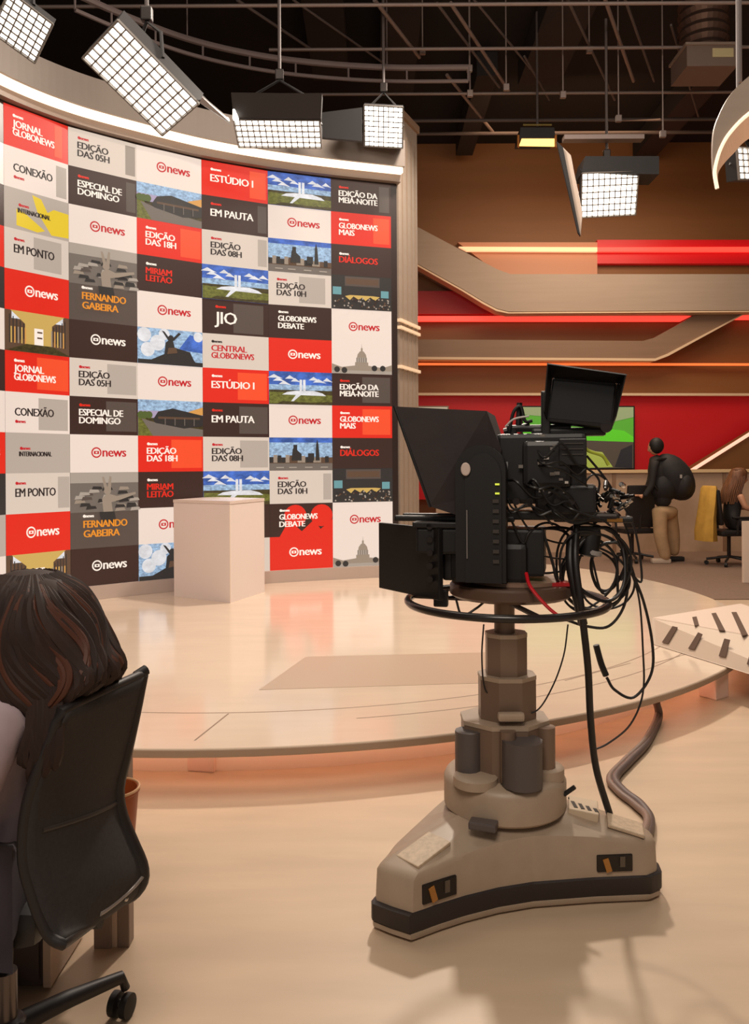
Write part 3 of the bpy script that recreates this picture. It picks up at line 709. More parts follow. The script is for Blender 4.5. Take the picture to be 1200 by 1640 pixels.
# camera body
body = hb('camera_body', (.13, .0, 1.435), (.30, .15, .24), HEAD2, bev=.015)
hb('body_grip', (.15, -.09, 1.45), (.16, .04, .16), HEAD, bev=.02)
hb('fibre_adaptor', (.21, .0, 1.33), (.2, .18, .1), HEAD, bev=.01)
hb('mount_wedge', (.12, .0, 1.275), (.34, .14, .03), BLACK)
hb('top_handle', (.12, .0, 1.575), (.22, .03, .025), BLACK, bev=.01)
hb('handle_post', (.03, .0, 1.555), (.03, .03, .05), BLACK); hb('handle_post', (.21, .0, 1.555), (.03, .03, .05), BLACK)
mb = MB(); mb.cyl(HL(-.08, .0, 1.42), .085, .2, 32, RM @ Matrix.Rotation(PI/2, 3, 'Y')); mb.build('lens', BLACK, ped, smooth=True)
mb = MB(); mb.cyl(HL(-.02, .0, 1.42), .092, .03, 32, RM @ Matrix.Rotation(PI/2, 3, 'Y')); mb.build('lens_ring', DMETAL, ped, smooth=True)
rnd = random.Random(11)
GREY_B = mat('button_pale', (120, 112, 106), .4); LBL = mat('label_white', (180, 172, 165), .5)
for k in range(14):
    x = .02+rnd.random()*.25; z = 1.33+rnd.random()*.22
    mb = MB(); mb.box(HL(x, -.113 if .07 < x < .23 and z > 1.38 else -.092, z), (.01+rnd.random()*.014, .008, .006+rnd.random()*.006), RM); mb.build('control_button', rnd.choice([GREY_B, GREY_B, HEAD, LBL]), body)
for k in range(5):
    mb = MB(); mb.cyl(HL(.05+k*.045, -.1, 1.325), .012, .03, 14, Mf); mb.build('connector', DMETAL, body, smooth=True)
for k in range(4):
    mb = MB(); mb.cyl(HL(.29, -.05+.035*k, 1.36), .011, .05, 14, RM @ Matrix.Rotation(PI/2, 3, 'Y')); mb.build('connector', DMETAL, body, smooth=True)
hb('remote_panel', (.235, -.1, 1.49), (.09, .03, .09), HEAD, bev=.004)
for k in range(3):
    mb = MB(); mb.box(HL(.235, -.118, 1.518-k*.018), (.07, .003, .004), RM); mb.build('panel_line', MATS['button_grey'], body)
# viewfinder monitor with hood
Vt = Matrix.Rotation(.12, 3, 'Y') @ Matrix.Rotation(-.12, 3, 'X')
vf = hb('viewfinder', (.265, -.02, 1.655), (.215, .05, .155), HEAD2, Vt, bev=.01)
VM = RM @ Vt; vc = HL(.265, -.02, 1.655)
def VL(x, y, z): return vc+VM @ Vector((x, y, z))
h0 = [VL(-.11, -.025, .078), VL(.11, -.025, .078), VL(.11, -.025, -.07), VL(-.11, -.025, -.07)]
h1 = [VL(-.125, -.13, .1), VL(.13, -.13, .085), VL(.115, -.09, -.05), VL(-.12, -.09, -.055)]
mb = MB()
for i in range(4):
    j = (i+1) % 4; q_ = [h0[i], h0[j], h1[j], h1[i]]
    if i == 2: continue
    n_ = (q_[1]-q_[0]).cross(q_[3]-q_[0]).normalized()*.004; mb.prism(q_, n_)
mb.build('viewfinder_hood', HEAD, vf)
mb = MB(); mb.box(VL(0, -.026, .0), (.2, .004, .13), VM); mb.build('viewfinder_screen', mat('vf_screen', (30, 30, 32), .15), vf)
hb('viewfinder_arm', (.22, .0, 1.56), (.25, .04, .03), BLACK, bev=.01)
mb = MB(); mb.cyl(HL(.345, -.03, 1.575), .02, .05, 20, Mf); mb.build('viewfinder_knob', DMETAL, ped, smooth=True)
hb('viewfinder_bracket', (.145, -.02, 1.62), (.03, .06, .16), BLACK, bev=.006)
mb = MB(); mb.tube(catmull([HL(.02, -.02, 1.56), HL(.035, -.02, 1.63), HL(.06, -.02, 1.65), HL(.075, -.02, 1.60), HL(.1, -.02, 1.6)]), .006); mb.build('bracket_hose', BLACK, ped, smooth=True)
mb = MB(); mb.bar(HL(.05, .0, 1.57), HL(.055, .0, 1.665), .01); mb.bar(HL(.0, .0, 1.565), HL(.09, .0, 1.585), .012); mb.build('tally_stalk', BLACK, ped, smooth=True)
mb = MB(); mb.tube(catmull([HL(.01, -.05, 1.58), HL(.04, -.06, 1.605), HL(.09, -.05, 1.615)]), .0035); mb.build('white_wire', mat('wire_white', (190, 185, 180), .5), ped, smooth=True)
# prompter: black cloth hood, frame and monitor
CL = mat('hood_cloth', (40, 31, 31), .75, noise=.12, nscale=12, bump=.3)
yN, yF = -.17, .19
def hood(y): return [HL(-.355, y, 1.65), HL(-.045, y*.8, 1.63), HL(.0, y*.6, 1.50), HL(-.02, y*.6, 1.36), HL(-.15, y*.85, 1.28), HL(-.235, y, 1.31)]
hn, hf = hood(yN), hood(yF)
mb = MB()
mb.add(hn+hf, [(0, 1, 2, 3, 4, 5), (11, 10, 9, 8, 7, 6), (0, 6, 7, 1), (1, 7, 8, 2), (2, 8, 9, 3), (3, 9, 10, 4), (4, 10, 11, 5)])
ph = mb.build('prompter_hood', CL, ped)
sm = ph.modifiers.new('thickness', 'SOLIDIFY'); sm.thickness = .006
mb = MB(); mb.tube([hn[0], hf[0], hf[5], hn[5]], .005, 6, closed=True); mb.build('hood_frame', BLACK, ped)
mb = MB(); mb.prism([HL(-.34, -.16, 1.62), HL(-.34, .17, 1.62), HL(-.1, .15, 1.33), HL(-.1, -.14, 1.33)], (.003, 0, .003)); mb.build('prompter_glass', mat('beam_glass', (60, 60, 62), .05, trans=.8), ped)
hb('prompter_rail', (-.17, -.06, 1.262), (.42, .03, .02), BLACK); hb('prompter_rail', (-.17, .08, 1.262), (.42, .03, .02), BLACK)
hb('prompter_tray', (-.2, .0, 1.245), (.2, .3, .02), HEAD, bev=.004); hb('prompter_box', (-.2, -.02, 1.19), (.18, .24, .09), HEAD2, bev=.01)
hb('prompter_box', (-.155, .0, 1.10), (.1, .2, .1), HEAD, bev=.01)
pm = hb('prompter_monitor', (-.335, -.03, 1.112), (.02, .36, .245), HEAD2, Matrix.Rotation(math.radians(48), 3, 'Z'), bev=.003)
hb('monitor_mount', (-.27, .0, 1.13), (.1, .04, .1), BLACK); hb('monitor_strap', (-.215, -.07, .985), (.05, .03, .06), BLACK)
for k in range(5):
    mb = MB(); mb.cyl(HL(-.24, -.14, 1.24-k*.045), .011, .02, 12, Mf); mb.build('tray_knob', DMETAL, ped, smooth=True)
for k in range(12):
    x = .0+rnd.random()*.2; z = 1.3+rnd.random()*.2; 
    mb = MB(); mb.tube(catmull([HL(x, -.10, z), HL(x+.03, -.15-.02*rnd.random(), z-.04+.06*rnd.random()), HL(x+.08, -.14, z-.06+.08*rnd.random()), HL(x+.13, -.12, z-.05), HL(x+.16, -.1, z-.1*rnd.random())]), .003+.002*rnd.random(), 6); mb.build('body_cable', BLACK, body, smooth=True)
# connector clutter at the rear
for k in range(16):
    x = .30+rnd.random()*.12; z = 1.26+rnd.random()*.13; y = -.06+rnd.random()*.1
    mb = MB(); M = RM @ Matrix.Rotation(rnd.random()*3, 3, 'Y') @ Matrix.Rotation(rnd.random()*2, 3, 'X')
    mb.lathe([(.006, -.03), (.009, -.028), (.009, .012), (.006, .014), (.006, .03)], HL(x, y, z), 10, M); mb.build('cable_plug', rnd.choice([BLACK, DMETAL, DMETAL, CHROME]), ped, smooth=True)
hb('rear_rail', (.3, -.02, 1.262), (.26, .05, .02), BLACK); hb('rear_bracket', (.32, .0, 1.27), (.13, .12, .03), DMETAL, bev=.01)
mb = MB(); mb.box(HL(.37, -.05, 1.262), (.05, .02, .012), RM); mb.build('brass_plug', mat('brass', (170, 120, 60), .3, .8), ped)
CAB = mat('cable_black', (24, 20, 20), .45); CABP = mat('cable_grey', (96, 80, 76), .5)
def cable(name, pts, r, m=CAB, parent=ped, n=8): 
    mb = MB(); mb.tube(catmull(pts, 7), r, n); return mb.build(name, m, parent, smooth=True)
def PP(px, py, d=2.8): return P(px, py, d)
# headset / drum hanging in the coil
mb = MB(); mb.lathe([(.02, -.05), (.035, -.045), (.035, .03), (.03, .045)], PP(945, 868), 20, Matrix.Rotation(.15, 3, 'Y')); mb.build('cable_connector', BLACK, ped, smooth=True)
mb = MB(); mb.lathe([(.036, -.008), (.037, 0), (.036, .008)], PP(947, 884), 20, Matrix.Rotation(.25, 3, 'Y')); mb.build('silver_band', mat('band_silver', (150, 145, 142), .4), ped, smooth=True)
mb = MB(); mb.box(PP(938, 850), (.09, .07, .035), bev=.01); mb.build('junction_box', BLACK, ped)
# main loom from the camera to the base
cable('main_cable', [PP(924, 840, 2.78), PP(922, 900, 2.72), PP(932, 980, 2.7), PP(942, 1070, 2.72), PP(946, 1150, 2.76), PP(955, 1230, 2.8), PP(978, 1308, 2.83)], .012, n=12)
cable('main_cable', [PP(915, 860, 2.78), PP(914, 905, 2.74), PP(925, 960, 2.72), PP(934, 1000, 2.72)], .016, n=12)
# coiled loops
for i, (cx, cy, rx, ry, dd, rot) in enumerate(((955, 915, 50, 66, 2.80, .2), (950, 912, 56, 62, 2.78, -.1), (940, 925, 44, 50, 2.83, .5), (962, 905, 42, 58, 2.76, 0), (965, 925, 40, 48, 2.82, -.4), (948, 908, 60, 70, 2.79, .1), (975, 905, 27, 40, 2.81, .3), (958, 920, 58, 60, 2.85, -.2), (880, 880, 42, 40, 2.82, .2))):
    pts = []
    for k in range(20):
        a = 2*PI*k/20; w0 = 1+.07*math.sin(3*a+i*1.7)
        x = rx*w0*math.cos(a); y = ry*w0*math.sin(a); pts.append(PP(cx+x*math.cos(rot)-y*math.sin(rot), cy+x*math.sin(rot)+y*math.cos(rot), dd+.03*math.sin(a+i)))
    cable('coiled_cable', pts+[pts[0]], .0042 if i % 3 else .006)
for pts, r in (([(905, 992), (940, 1003), (975, 1003), (1000, 970), (1006, 920), (995, 880)], .005),
               ([(820, 835), (838, 870), (852, 850), (900, 850), (925, 880)], .004), ([(868, 845), (885, 900), (893, 930), (912, 950), (930, 962)], .005),
               ([(850, 850), (900, 845), (950, 860), (985, 890), (990, 950)], .005), ([(940, 850), (950, 900), (965, 950), (985, 930), (990, 890)], .004),
               ([(820, 800), (850, 850), (900, 870), (930, 855)], .0035), ([(868, 890), (900, 895), (935, 890)], .003),
               ([(990, 855), (1005, 900), (1030, 960), (1045, 1030), (1043, 1080), (1015, 1117), (985, 1105), (972, 1085)], .005),
               ([(995, 880), (1022, 950), (1030, 1040), (1030, 1110), (1010, 1160), (975, 1190), (946, 1203)], .0035),
               ([(910, 1000), (903, 1050), (885, 1100), (860, 1138), (830, 1138), (790, 1115), (776, 1100), (772, 1050), (775, 1000)], .0028),
               ([(940, 730), (965, 760), (985, 790), (1010, 830), (1022, 870), (1028, 930), (1012, 920)], .004),
               ([(935, 745), (960, 770), (955, 810), (975, 840)], .004), ([(925, 790), (950, 760), (975, 775), (980, 820), (950, 838)], .0035),
               ([(950, 840), (985, 820), (1005, 850), (1010, 890), (995, 930)], .004), ([(730, 958), (740, 985), (762, 975), (778, 962)], .004)):
    cable('hanging_cable', [PP(x, y, 2.74 if y < 990 and x < 900 else 2.8) for x, y in pts], r)
cable('red_cable', [PP(843, 918, 2.66), PP(850, 940, 2.62), PP(875, 970, 2.58), PP(898, 988, 2.56), PP(908, 986, 2.58)], .006, mat('cable_red', (190, 16, 30), .4))
cable('handle_plug', [PP(955, 1033), PP(963, 1062), PP(971, 1082)], .011)
cable('yellow_cable', [PP(930, 700), PP(940, 720), PP(965, 730), PP(975, 745)], .006, mat('cable_lime', (176, 190, 60), .5))
cable('white_wire', [PP(975, 785), PP(985, 790), PP(982, 815), PP(1000, 805)], .003, MATS['wire_white'])

# trunk cable lying on the floor from the base to the stage
gc = []
for x, y, z in ((1052, 1124, .12), (1056, 1150, .02), (1036, 1190, .02), (1008, 1220, .02), (986, 1246, .02), (1000, 1268, .02), (1028, 1290, .02), (1042, 1318, .02)): gc.append(G(x, y, z))
gc.append(Vector((CX+.47, CY+.02, .06)))
tc = thing('floor_cable', 'thick grey twin cable snaking over the floor from the pedestal to under the stage', 'cable', gc[4])
mb = MB(); mb.tube(catmull(gc, 8), .019, 10); mb.build('cable_run', CABP, tc, smooth=True)
mb = MB(); mb.tube(catmull([g+Vector((-.026, .004, 0)) if 2 < i < 7 else g+Vector((-.012, 0, .012)) for i, g in enumerate(gc)], 8), .015, 10); mb.build('cable_run', mat('cable_grey_light', (128, 106, 94), .5), tc, smooth=True)

# ================================================================== FOREGROUND CHAIR, PERSON, DESK
CH = mat('chair_black', (30, 26, 26), .5); MESHM = mat('chair_mesh', (40, 36, 36), .75, noise=.2, nscale=120)
HX, HY = -.88, 1.92
oc = thing('office_chair', 'black mesh-back swivel office chair in the left foreground under the seated person', 'chair', (HX, HY, 0))
hub = Vector((HX, HY, .10))
mb = MB(); mb.lathe([(.04, .07), (.045, .09), (.045, .14), (.032, .15)], (HX, HY, 0), 24); hubo = mb.build('base_hub', mat('base_grey', (60, 54, 54), .35), oc, smooth=True)
for k in range(5):
    a = math.radians(47+72*k); d = Vector((math.cos(a), math.sin(a), 0)); e = hub+d*.30
    mb = MB(); mb.tube([hub+d*.03+Vector((0, 0, .02)), hub+d*.15+Vector((0, 0, .018)), e+Vector((0, 0, .004)), e+d*.012+Vector((0, 0, -.03))], [.026, .022, .016, .012], 10); lg = mb.build('base_leg', CH, oc, smooth=True)
    sd = Vector((-d.y, d.x, 0)); M = Matrix.Rotation(a+.5, 3, 'Z') @ Matrix.Rotation(PI/2, 3, 'X')
    for s in (-1, 1):
        ax = M @ Vector((0, 0, 1)); mb = MB(); mb.lathe([(.02, -.011), (.031, -.009), (.031, .009), (.02, .011)], Vector((e.x, e.y, .032))+ax*.017*s, 20, M); mb.build('caster_wheel', BLACKR, lg, smooth=True)
    mb = MB(); mb.cyl(Vector((e.x, e.y, .034)), .012, .05, 12, M); mb.build('caster_axle', CHROME, lg, smooth=True)
mb = MB(); mb.cyl((HX, HY, .2), .026, .12, 20); mb.build('gas_sleeve', mat('sleeve_grey', (110, 100, 96), .3, .7), oc, smooth=True)
mb = MB(); mb.cyl((HX, HY, .33), .016, .2, 20); mb.build('gas_rod', DMETAL, oc, smooth=True)
mb = MB(); mb.box((HX-.02, 1.90, .425), (.22, .2, .05), bev=.015); mb.build('tilt_mechanism', BLACK, oc)
mb = MB(); mb.box((HX-.05, 1.88, .49), (.46, .42, .085), bev=.035); mb.build('seat', CH, oc, smooth=True)
# backrest : surface u 0 near .. 1 far, v 0 bottom .. 1 top
BF = catmull([P(x, y, 1.96) for x, y in ((228, 1080), (213, 1145), (197, 1210), (184, 1262), (188, 1305), (206, 1350), (222, 1385), (225, 1410), (214, 1430), (196, 1442))], 6)
BN = catmull([P(x, y, 1.64) for x, y in ((98, 1139), (80, 1185), (60, 1235), (44, 1285), (37, 1335), (38, 1385), (50, 1430), (64, 1470), (80, 1500), (100, 1512))], 6)
def back(u, v, off=0):
    t = (1-v)*(len(BF)-1); i = min(int(t), len(BF)-2); f_ = t-i
    a = BN[i].lerp(BN[i+1], f_); b = BF[i].lerp(BF[i+1], f_); p = a.lerp(b, u)
    p.x += .02*math.sin(PI*min(max(u, 0), 1))*math.sin(PI*min(max(v, 0), 1))+off
    return p
NU, NV = 14, 24
mb = MB()
for sgn, off in ((0, 0), (1, .006)):
    pass
vv = [back(i/NU, j/NV) for j in range(NV+1) for i in range(NU+1)]; ff = [(j*(NU+1)+i, j*(NU+1)+i+1, (j+1)*(NU+1)+i+1, (j+1)*(NU+1)+i) for j in range(NV) for i in range(NU)]
mb.add(vv, ff); bo = mb.build('backrest', MESHM, oc, smooth=True); md = bo.modifiers.new('t', 'SOLIDIFY'); md.thickness = .012
loop = [back(i/NU, 1) for i in range(NU+1)]+[back(1, 1-j/NV) for j in range(1, NV+1)]+[back(1-i/NU, 0) for i in range(1, NU+1)]+[back(0, j/NV) for j in range(1, NV)]
mb = MB(); mb.tube(loop, .012, 10, closed=True); mb.build('back_frame', CH, oc, smooth=True)
mb = MB(); mb.tube([back(.98, 1-j/NV*1.0)+Vector((.004, .004, 0)) for j in range(NV+1)], [.013+.009*math.sin(PI*j/NV) for j in range(NV+1)], 10); mb.build('side_rail', CH, oc, smooth=True)
mb = MB(); mb.tube([back(1, 1)+Vector((-.012, -.01, -.002)), back(1, 1)+Vector((.006, .012, .008))], .013, 10); mb.build('frame_horn', CH, oc, smooth=True)
mb = MB(); mb.tube([back(.1+.85*i/10, .56+.05*i/10)+Vector((.01, 0, 0)) for i in range(11)], .006, 8); mb.build('lumbar_bar', mat('lumbar_grey', (50, 45, 43), .5), oc, smooth=True)
mb = MB(); mb.tube([back(.45+.5*i/10, .12+.14*(i/10)**1.5)+Vector((.012, 0, 0)) for i in range(11)], .005, 8); mb.build('lumbar_bar', mat('lumbar_shine', (130, 120, 114), .35), oc, smooth=True)
mb = MB(); mb.ball(back(.76, .14)+Vector((.014, 0, 0)), .006, n=10); mb.build('frame_screw', CHROME, oc, smooth=True)
mb = MB(); mb.tube(catmull([(HX+.05, 1.84, .43), (HX+.14, 1.82, .43), tuple(back(.5, .02)+Vector((.01, 0, .0)))]), .02, 10); mb.build('back_spine', CH, oc, smooth=True)

def skinned(name, joints, edges, m, parent=None, sub=2):
    me = bpy.data.meshes.new(name); off = Vector(parent.location) if parent else Vector()
    keys = list(joints); idx = {k: i for i, k in enumerate(keys)}
    me.from_pydata([Vector(joints[k][0])-off for k in keys], [(idx[a], idx[b]) for a, b in edges], [])
    o = bpy.data.objects.new(name, me); C.objects.link(o); me.materials.append(m)
    if parent: o.parent = parent
    sk = o.modifiers.new('skin', 'SKIN'); sk.use_smooth_shade = True
    sv = me.skin_vertices[0].data if me.skin_vertices else None
    if sv is None:
        raise RuntimeError('no skin layer')
    for k in keys:
        r = joints[k][1]; r = r if isinstance(r, tuple) else (r, r)
        sv[idx[k]].radius = r
    sv[0].use_root = True
    ss = o.modifiers.new('sub', 'SUBSURF'); ss.levels = sub; ss.render_levels = sub
    return o
def skin_ok(name, joints, edges, m, parent, sub=2):
    me = bpy.data.meshes.new(name)
    # skin layer via bmesh
    off = Vector(parent.location) if parent else Vector()
    bm = bmesh.new(); lay = bm.verts.layers.skin.verify(); vmap = {}
    for i, (k, (p, r)) in enumerate(joints.items()):
        v = bm.verts.new(Vector(p)-off); r = r if isinstance(r, tuple) else (r, r); v[lay].radius = r; v[lay].use_root = (i == 0); vmap[k] = v
    for a, b in edges: bm.edges.new((vmap[a], vmap[b]))
    bm.to_mesh(me); bm.free(); me.materials.append(m)
    o = bpy.data.objects.new(name, me); C.objects.link(o)
    if parent: o.parent = parent
    sk = o.modifiers.new('skin', 'SKIN'); sk.use_smooth_shade = True
    ss = o.modifiers.new('sub', 'SUBSURF'); ss.levels = sub; ss.render_levels = sub
    return o
SKIN = mat('skin', (205, 150, 118), .5)
SHIRT = mat('blouse_grey', (168, 150, 156), .75, noise=.18, nscale=9, bump=.4); TROU = mat('trousers_dark', (48, 42, 50), .8, noise=.15, nscale=9)

def fingers(j, e, wrist, d, up, side, s=1.0, tag_='R', curl=.5):
    """five fingers on the wrist joint; d forward, side towards thumb"""
    d, up, side = Vector(d).normalized(), Vector(up).normalized(), Vector(side).normalized(); w_ = Vector(wrist)
    j[tag_+'palm'] = (w_+d*.05*s, (.03*s, .014*s)); e.append((tag_+'wr', tag_+'palm'))
    for k, (sp, L_) in enumerate(((.026, .07), (.009, .08), (-.009, .075), (-.026, .058))):
        b = w_+d*.085*s+side*sp*s; j[tag_+'f%da' % k] = (b, .0095*s)
        m_ = b+(d*.9-up*curl*.4)*L_*.5*s; t_ = m_+(d*.6-up*curl)*L_*.5*s
        j[tag_+'f%db' % k] = (m_, .0085*s); j[tag_+'f%dc' % k] = (t_, .0065*s)
        e += [(tag_+'palm', tag_+'f%da' % k), (tag_+'f%da' % k, tag_+'f%db' % k), (tag_+'f%db' % k, tag_+'f%dc' % k)]
    b = w_+d*.03*s+side*.03*s; j[tag_+'ta'] = (b, .011*s); j[tag_+'tb'] = (b+(d+side*.7).normalized()*.035*s, .0095*s); j[tag_+'tc'] = (b+(d+side*.4-up*.3).normalized()*.065*s, .0075*s)
    e += [(tag_+'wr', tag_+'ta'), (tag_+'ta', tag_+'tb'), (tag_+'tb', tag_+'tc')]

def head_mesh(c, f, up, s=1.0):
    """head with nose, brow, chin, ears: c centre, f facing direction"""
    f = Vector(f).normalized(); up = Vector(up).normalized(); sd = up.cross(f).normalized()
    mb = MB(); n, m_ = 24, 18; vv = []
    for i in range(m_+1):
        a = PI*i/m_; z = math.cos(a); rr = math.sin(a)
        for k in range(n):
            b = 2*PI*k/n; x = math.cos(b); y = math.sin(b)
            px = .095*rr*x; py = .075*rr*y; pz = .115*z
            if z < -.1: px *= 1-.22*(-z-.1) if x > 0 else 1-.6*(-z-.1); py *= 1-.35*(-z-.1)
            fr_ = max(0, x)**6*rr
            if abs(y) < .35 and x > 0:
                g = math.exp(-(y/.16)**2)
                px += g*(.022*math.exp(-((z+.12)/.13)**2)+.006*math.exp(-((z+.42)/.05)**2)+.006*math.exp(-((z+.52)/.05)**2)+.01*math.exp(-((z+.8)/.12)**2))*rr
            for ey in (-.42, .42):
                if x > 0: px -= .008*math.exp(-((y-ey)/.14)**2-((z-.05)/.1)**2)
            if x > 0: px += .004*math.exp(-((z-.2)/.08)**2)*rr
            vv.append(Vector(c)+(f*px+sd*py+up*pz)*s)
    ff = [(i*n+k, (i+1)*n+k, (i+1)*n+(k+1) % n, i*n+(k+1) % n) for i in range(m_) for k in range(n)]
    mb.add(vv, ff)
    M = Matrix(((f.x, sd.x, up.x), (f.y, sd.y, up.y), (f.z, sd.z, up.z)))
    for s_2 in (-1, 1): mb.ball(Vector(c)+(sd*s_2*.077-up*.01-f*.005)*s, (.018*s, .008*s, .03*s), M, 10)
    return mb
def eyes(parent, c, f, up, s=1.0):
    f = Vector(f).normalized(); up = Vector(up).normalized(); sd = up.cross(f).normalized()
    mb = MB(); mb.mat(mat('eye_white', (230, 225, 220), .3))
    for q in (-1, 1): mb.ball(Vector(c)+(f*.076+sd*.03*q+up*.006)*s, .0105*s, n=10)
    mb.mat(mat('iris', (50, 32, 22), .3))
    for q in (-1, 1): mb.ball(Vector(c)+(f*.083+sd*.03*q+up*.006)*s, .0055*s, n=8)
    mb.build('eyes', None, parent, smooth=True)
    mb = MB(); mb.ball(Vector(c)+(f*.075-up*.052)*s, (.01*s, .022*s, .007*s), Matrix(((f.x, sd.x, up.x), (f.y, sd.y, up.y), (f.z, sd.z, up.z))), 12); mb.build('lips', mat('lips', (176, 96, 88), .5), parent, smooth=True)

# --- seated woman, facing left
pw = thing('person', 'person with long wavy brown hair and grey blouse seated in the left foreground', 'person', (-.86, 1.8, .48))
hc = Vector((-.765, 1.80, 1.10))
J = {'pel': ((-.86, 1.80, .56), (.15, .12)), 'wst': ((-.84, 1.80, .68), (.12, .10)), 'chs': ((-.815, 1.80, .82), (.145, .11)), 'shc': ((-.80, 1.80, .93), (.09, .08)), 'nk': ((-.79, 1.80, 1.0), (.05, .05)),
     'shR': ((-.765, 1.66, .935), .06), 'elR': ((-.84, 1.57, .68), .047), 'wrR': ((-1.08, 1.60, .72), .028),
     'shL': ((-.80, 1.94, .90), .056), 'elL': ((-.87, 2.04, .68), .043), 'wrL': ((-1.08, 2.02, .72), .028),
     'hpR': ((-.88, 1.70, .56), .09), 'knR': ((-1.30, 1.68, .56), .062), 'anR': ((-1.28, 1.68, .12), .04), 'toR': ((-1.42, 1.68, .05), .035),
     'hpL': ((-.88, 1.90, .56), .09), 'knL': ((-1.30, 1.92, .56), .062), 'anL': ((-1.28, 1.92, .12), .04), 'toL': ((-1.42, 1.92, .05), .035)}
Ed = [('pel', 'wst'), ('wst', 'chs'), ('chs', 'shc'), ('shc', 'nk'), ('shc', 'shR'), ('shR', 'elR'), ('elR', 'wrR'), ('shc', 'shL'), ('shL', 'elL'), ('elL', 'wrL'), ('pel', 'hpR'), ('hpR', 'knR'), ('knR', 'anR'), ('anR', 'toR'), ('pel', 'hpL'), ('hpL', 'knL'), ('knL', 'anL'), ('anL', 'toL')]
J2 = dict(J)
skin_ok('body', J, Ed, SHIRT, pw)
mb = head_mesh(hc+Vector((-.03, 0, 0)), (-1, .1, -.15), (0, 0, 1)); hd = mb.build('head', SKIN, pw, smooth=True); eyes(hd, hc+Vector((-.03, 0, 0)), (-1, .1, -.15), (0, 0, 1))
JT = {k: (J[k][0], (J[k][1][0]*1.06, J[k][1][1]*1.06) if isinstance(J[k][1], tuple) else J[k][1]*1.12) for k in ('pel', 'hpR', 'knR', 'anR', 'hpL', 'knL', 'anL')}
skin_ok('trousers', JT, [('pel', 'hpR'), ('hpR', 'knR'), ('knR', 'anR'), ('pel', 'hpL'), ('hpL', 'knL'), ('knL', 'anL')], TROU, pw)
for s, wy in (('R', 1.60), ('L', 2.02)):
    jj = {s+'wr': ((-1.07, wy, .72), .026)}; ee = []
    fingers(jj, ee, (-1.07, wy, .72), (-1, .1 if s == 'R' else -.1, .05), (0, 0, 1), (0, 1 if s == 'R' else -1, 0), 1, s, .3)
    skin_ok('hand', jj, ee, SKIN, pw, 1)
# hair : lofted mass + strands
HAIR = mat('hair_brown', (40, 21, 14), .72, noise=.3, nscale=10, stretch=(4, 4, .6)); HAIR2 = mat('hair_auburn', (74, 36, 18), .6)
secs = [(1.222, -.765, .03), (1.205, -.765, .085), (1.17, -.765, .115), (1.12, -.755, .13), (1.06, -.74, .137), (1.0, -.72, .142), (.95, -.70, .135), (.90, -.705, .10), (.86, -.73, .085), (.82, -.75, .05)]
def hclamp(v):
    m = -.665+(v.y-1.64)*.22+max(0, v.z-.965)*1.6
    if v.x > m: v.x = m-.004*math.sin(v.y*90)
    return v
def hsec(z, cx, r, n=28):
    R = []
    for k in range(n):
        a = 2*PI*k/n
        w0 = 1+.05*math.sin(5*a+z*30)+.03*math.sin(9*a-z*50)
        R.append(hclamp(Vector((cx+r*w0*math.cos(a), 1.79+r*1.02*w0*math.sin(a), z))))
    return R
mb = MB(); loft(mb, [hsec(*s) for s in secs]); 
rn = random.Random(4)
def strand(mb, a, out=1.0, r=.012, zend=.86, sw=1.0):
    pts = []
    ztop = 1.215; 
    for i in range(11):
        t = i/10; z = ztop+(zend-ztop)*t
        for (z1, c1, r1), (z2, c2, r2) in zip(secs, secs[1:]):
            if z <= z1 and z >= z2:
                q = (z1-z)/(z1-z2); cx = c1+(c2-c1)*q; rr = r1+(r2-r1)*q; break
        rr = rr*out+.004; aa = a+.12*sw*math.sin(t*7+a*3)
        pts.append(hclamp(Vector((cx+rr*math.cos(aa)+.012*math.sin(t*9+a*5)*t, 1.79+rr*1.02*math.sin(aa)+.01*math.cos(t*8+a*4)*t, z))))
    mb.tube(catmull(pts, 3), [r*(.5+.8*min(1, 3*k/30))*(1-.6*max(0, (k-22)/10)) for k in range(31)], 7)
for k in range(64):
    a = -PI*.75+1.5*PI*k/63+rn.random()*.06
    strand(mb, a, 1-.03*rn.random(), .008+.006*rn.random(), .83+.08*rn.random(), 1+rn.random())
hair = mb.build('hair', HAIR, pw, smooth=True)
mb = MB()
for k in range(30):
    a = -1.6+2.3*rn.random(); strand(mb, a, 1.02, .004+.003*rn.random(), .87+.1*rn.random(), 1.5)
mb.build('hair_highlights', HAIR2, pw, smooth=True)
# lock draped over the near shoulder
mb = MB()
for k in range(14):
    x0 = -.70+.055*rn.random()
    mb.tube(catmull([(x0, 1.665, 1.0), (x0-.01+.02*rn.random(), 1.645, .93), (x0-.02+.03*rn.random(), 1.64, .87), (x0-.03+.03*rn.random(), 1.65, .81+.04*rn.random())], 5), [.012]*14+[.008, .003], 7)
mb.build('hair_lock', HAIR, pw, smooth=True)

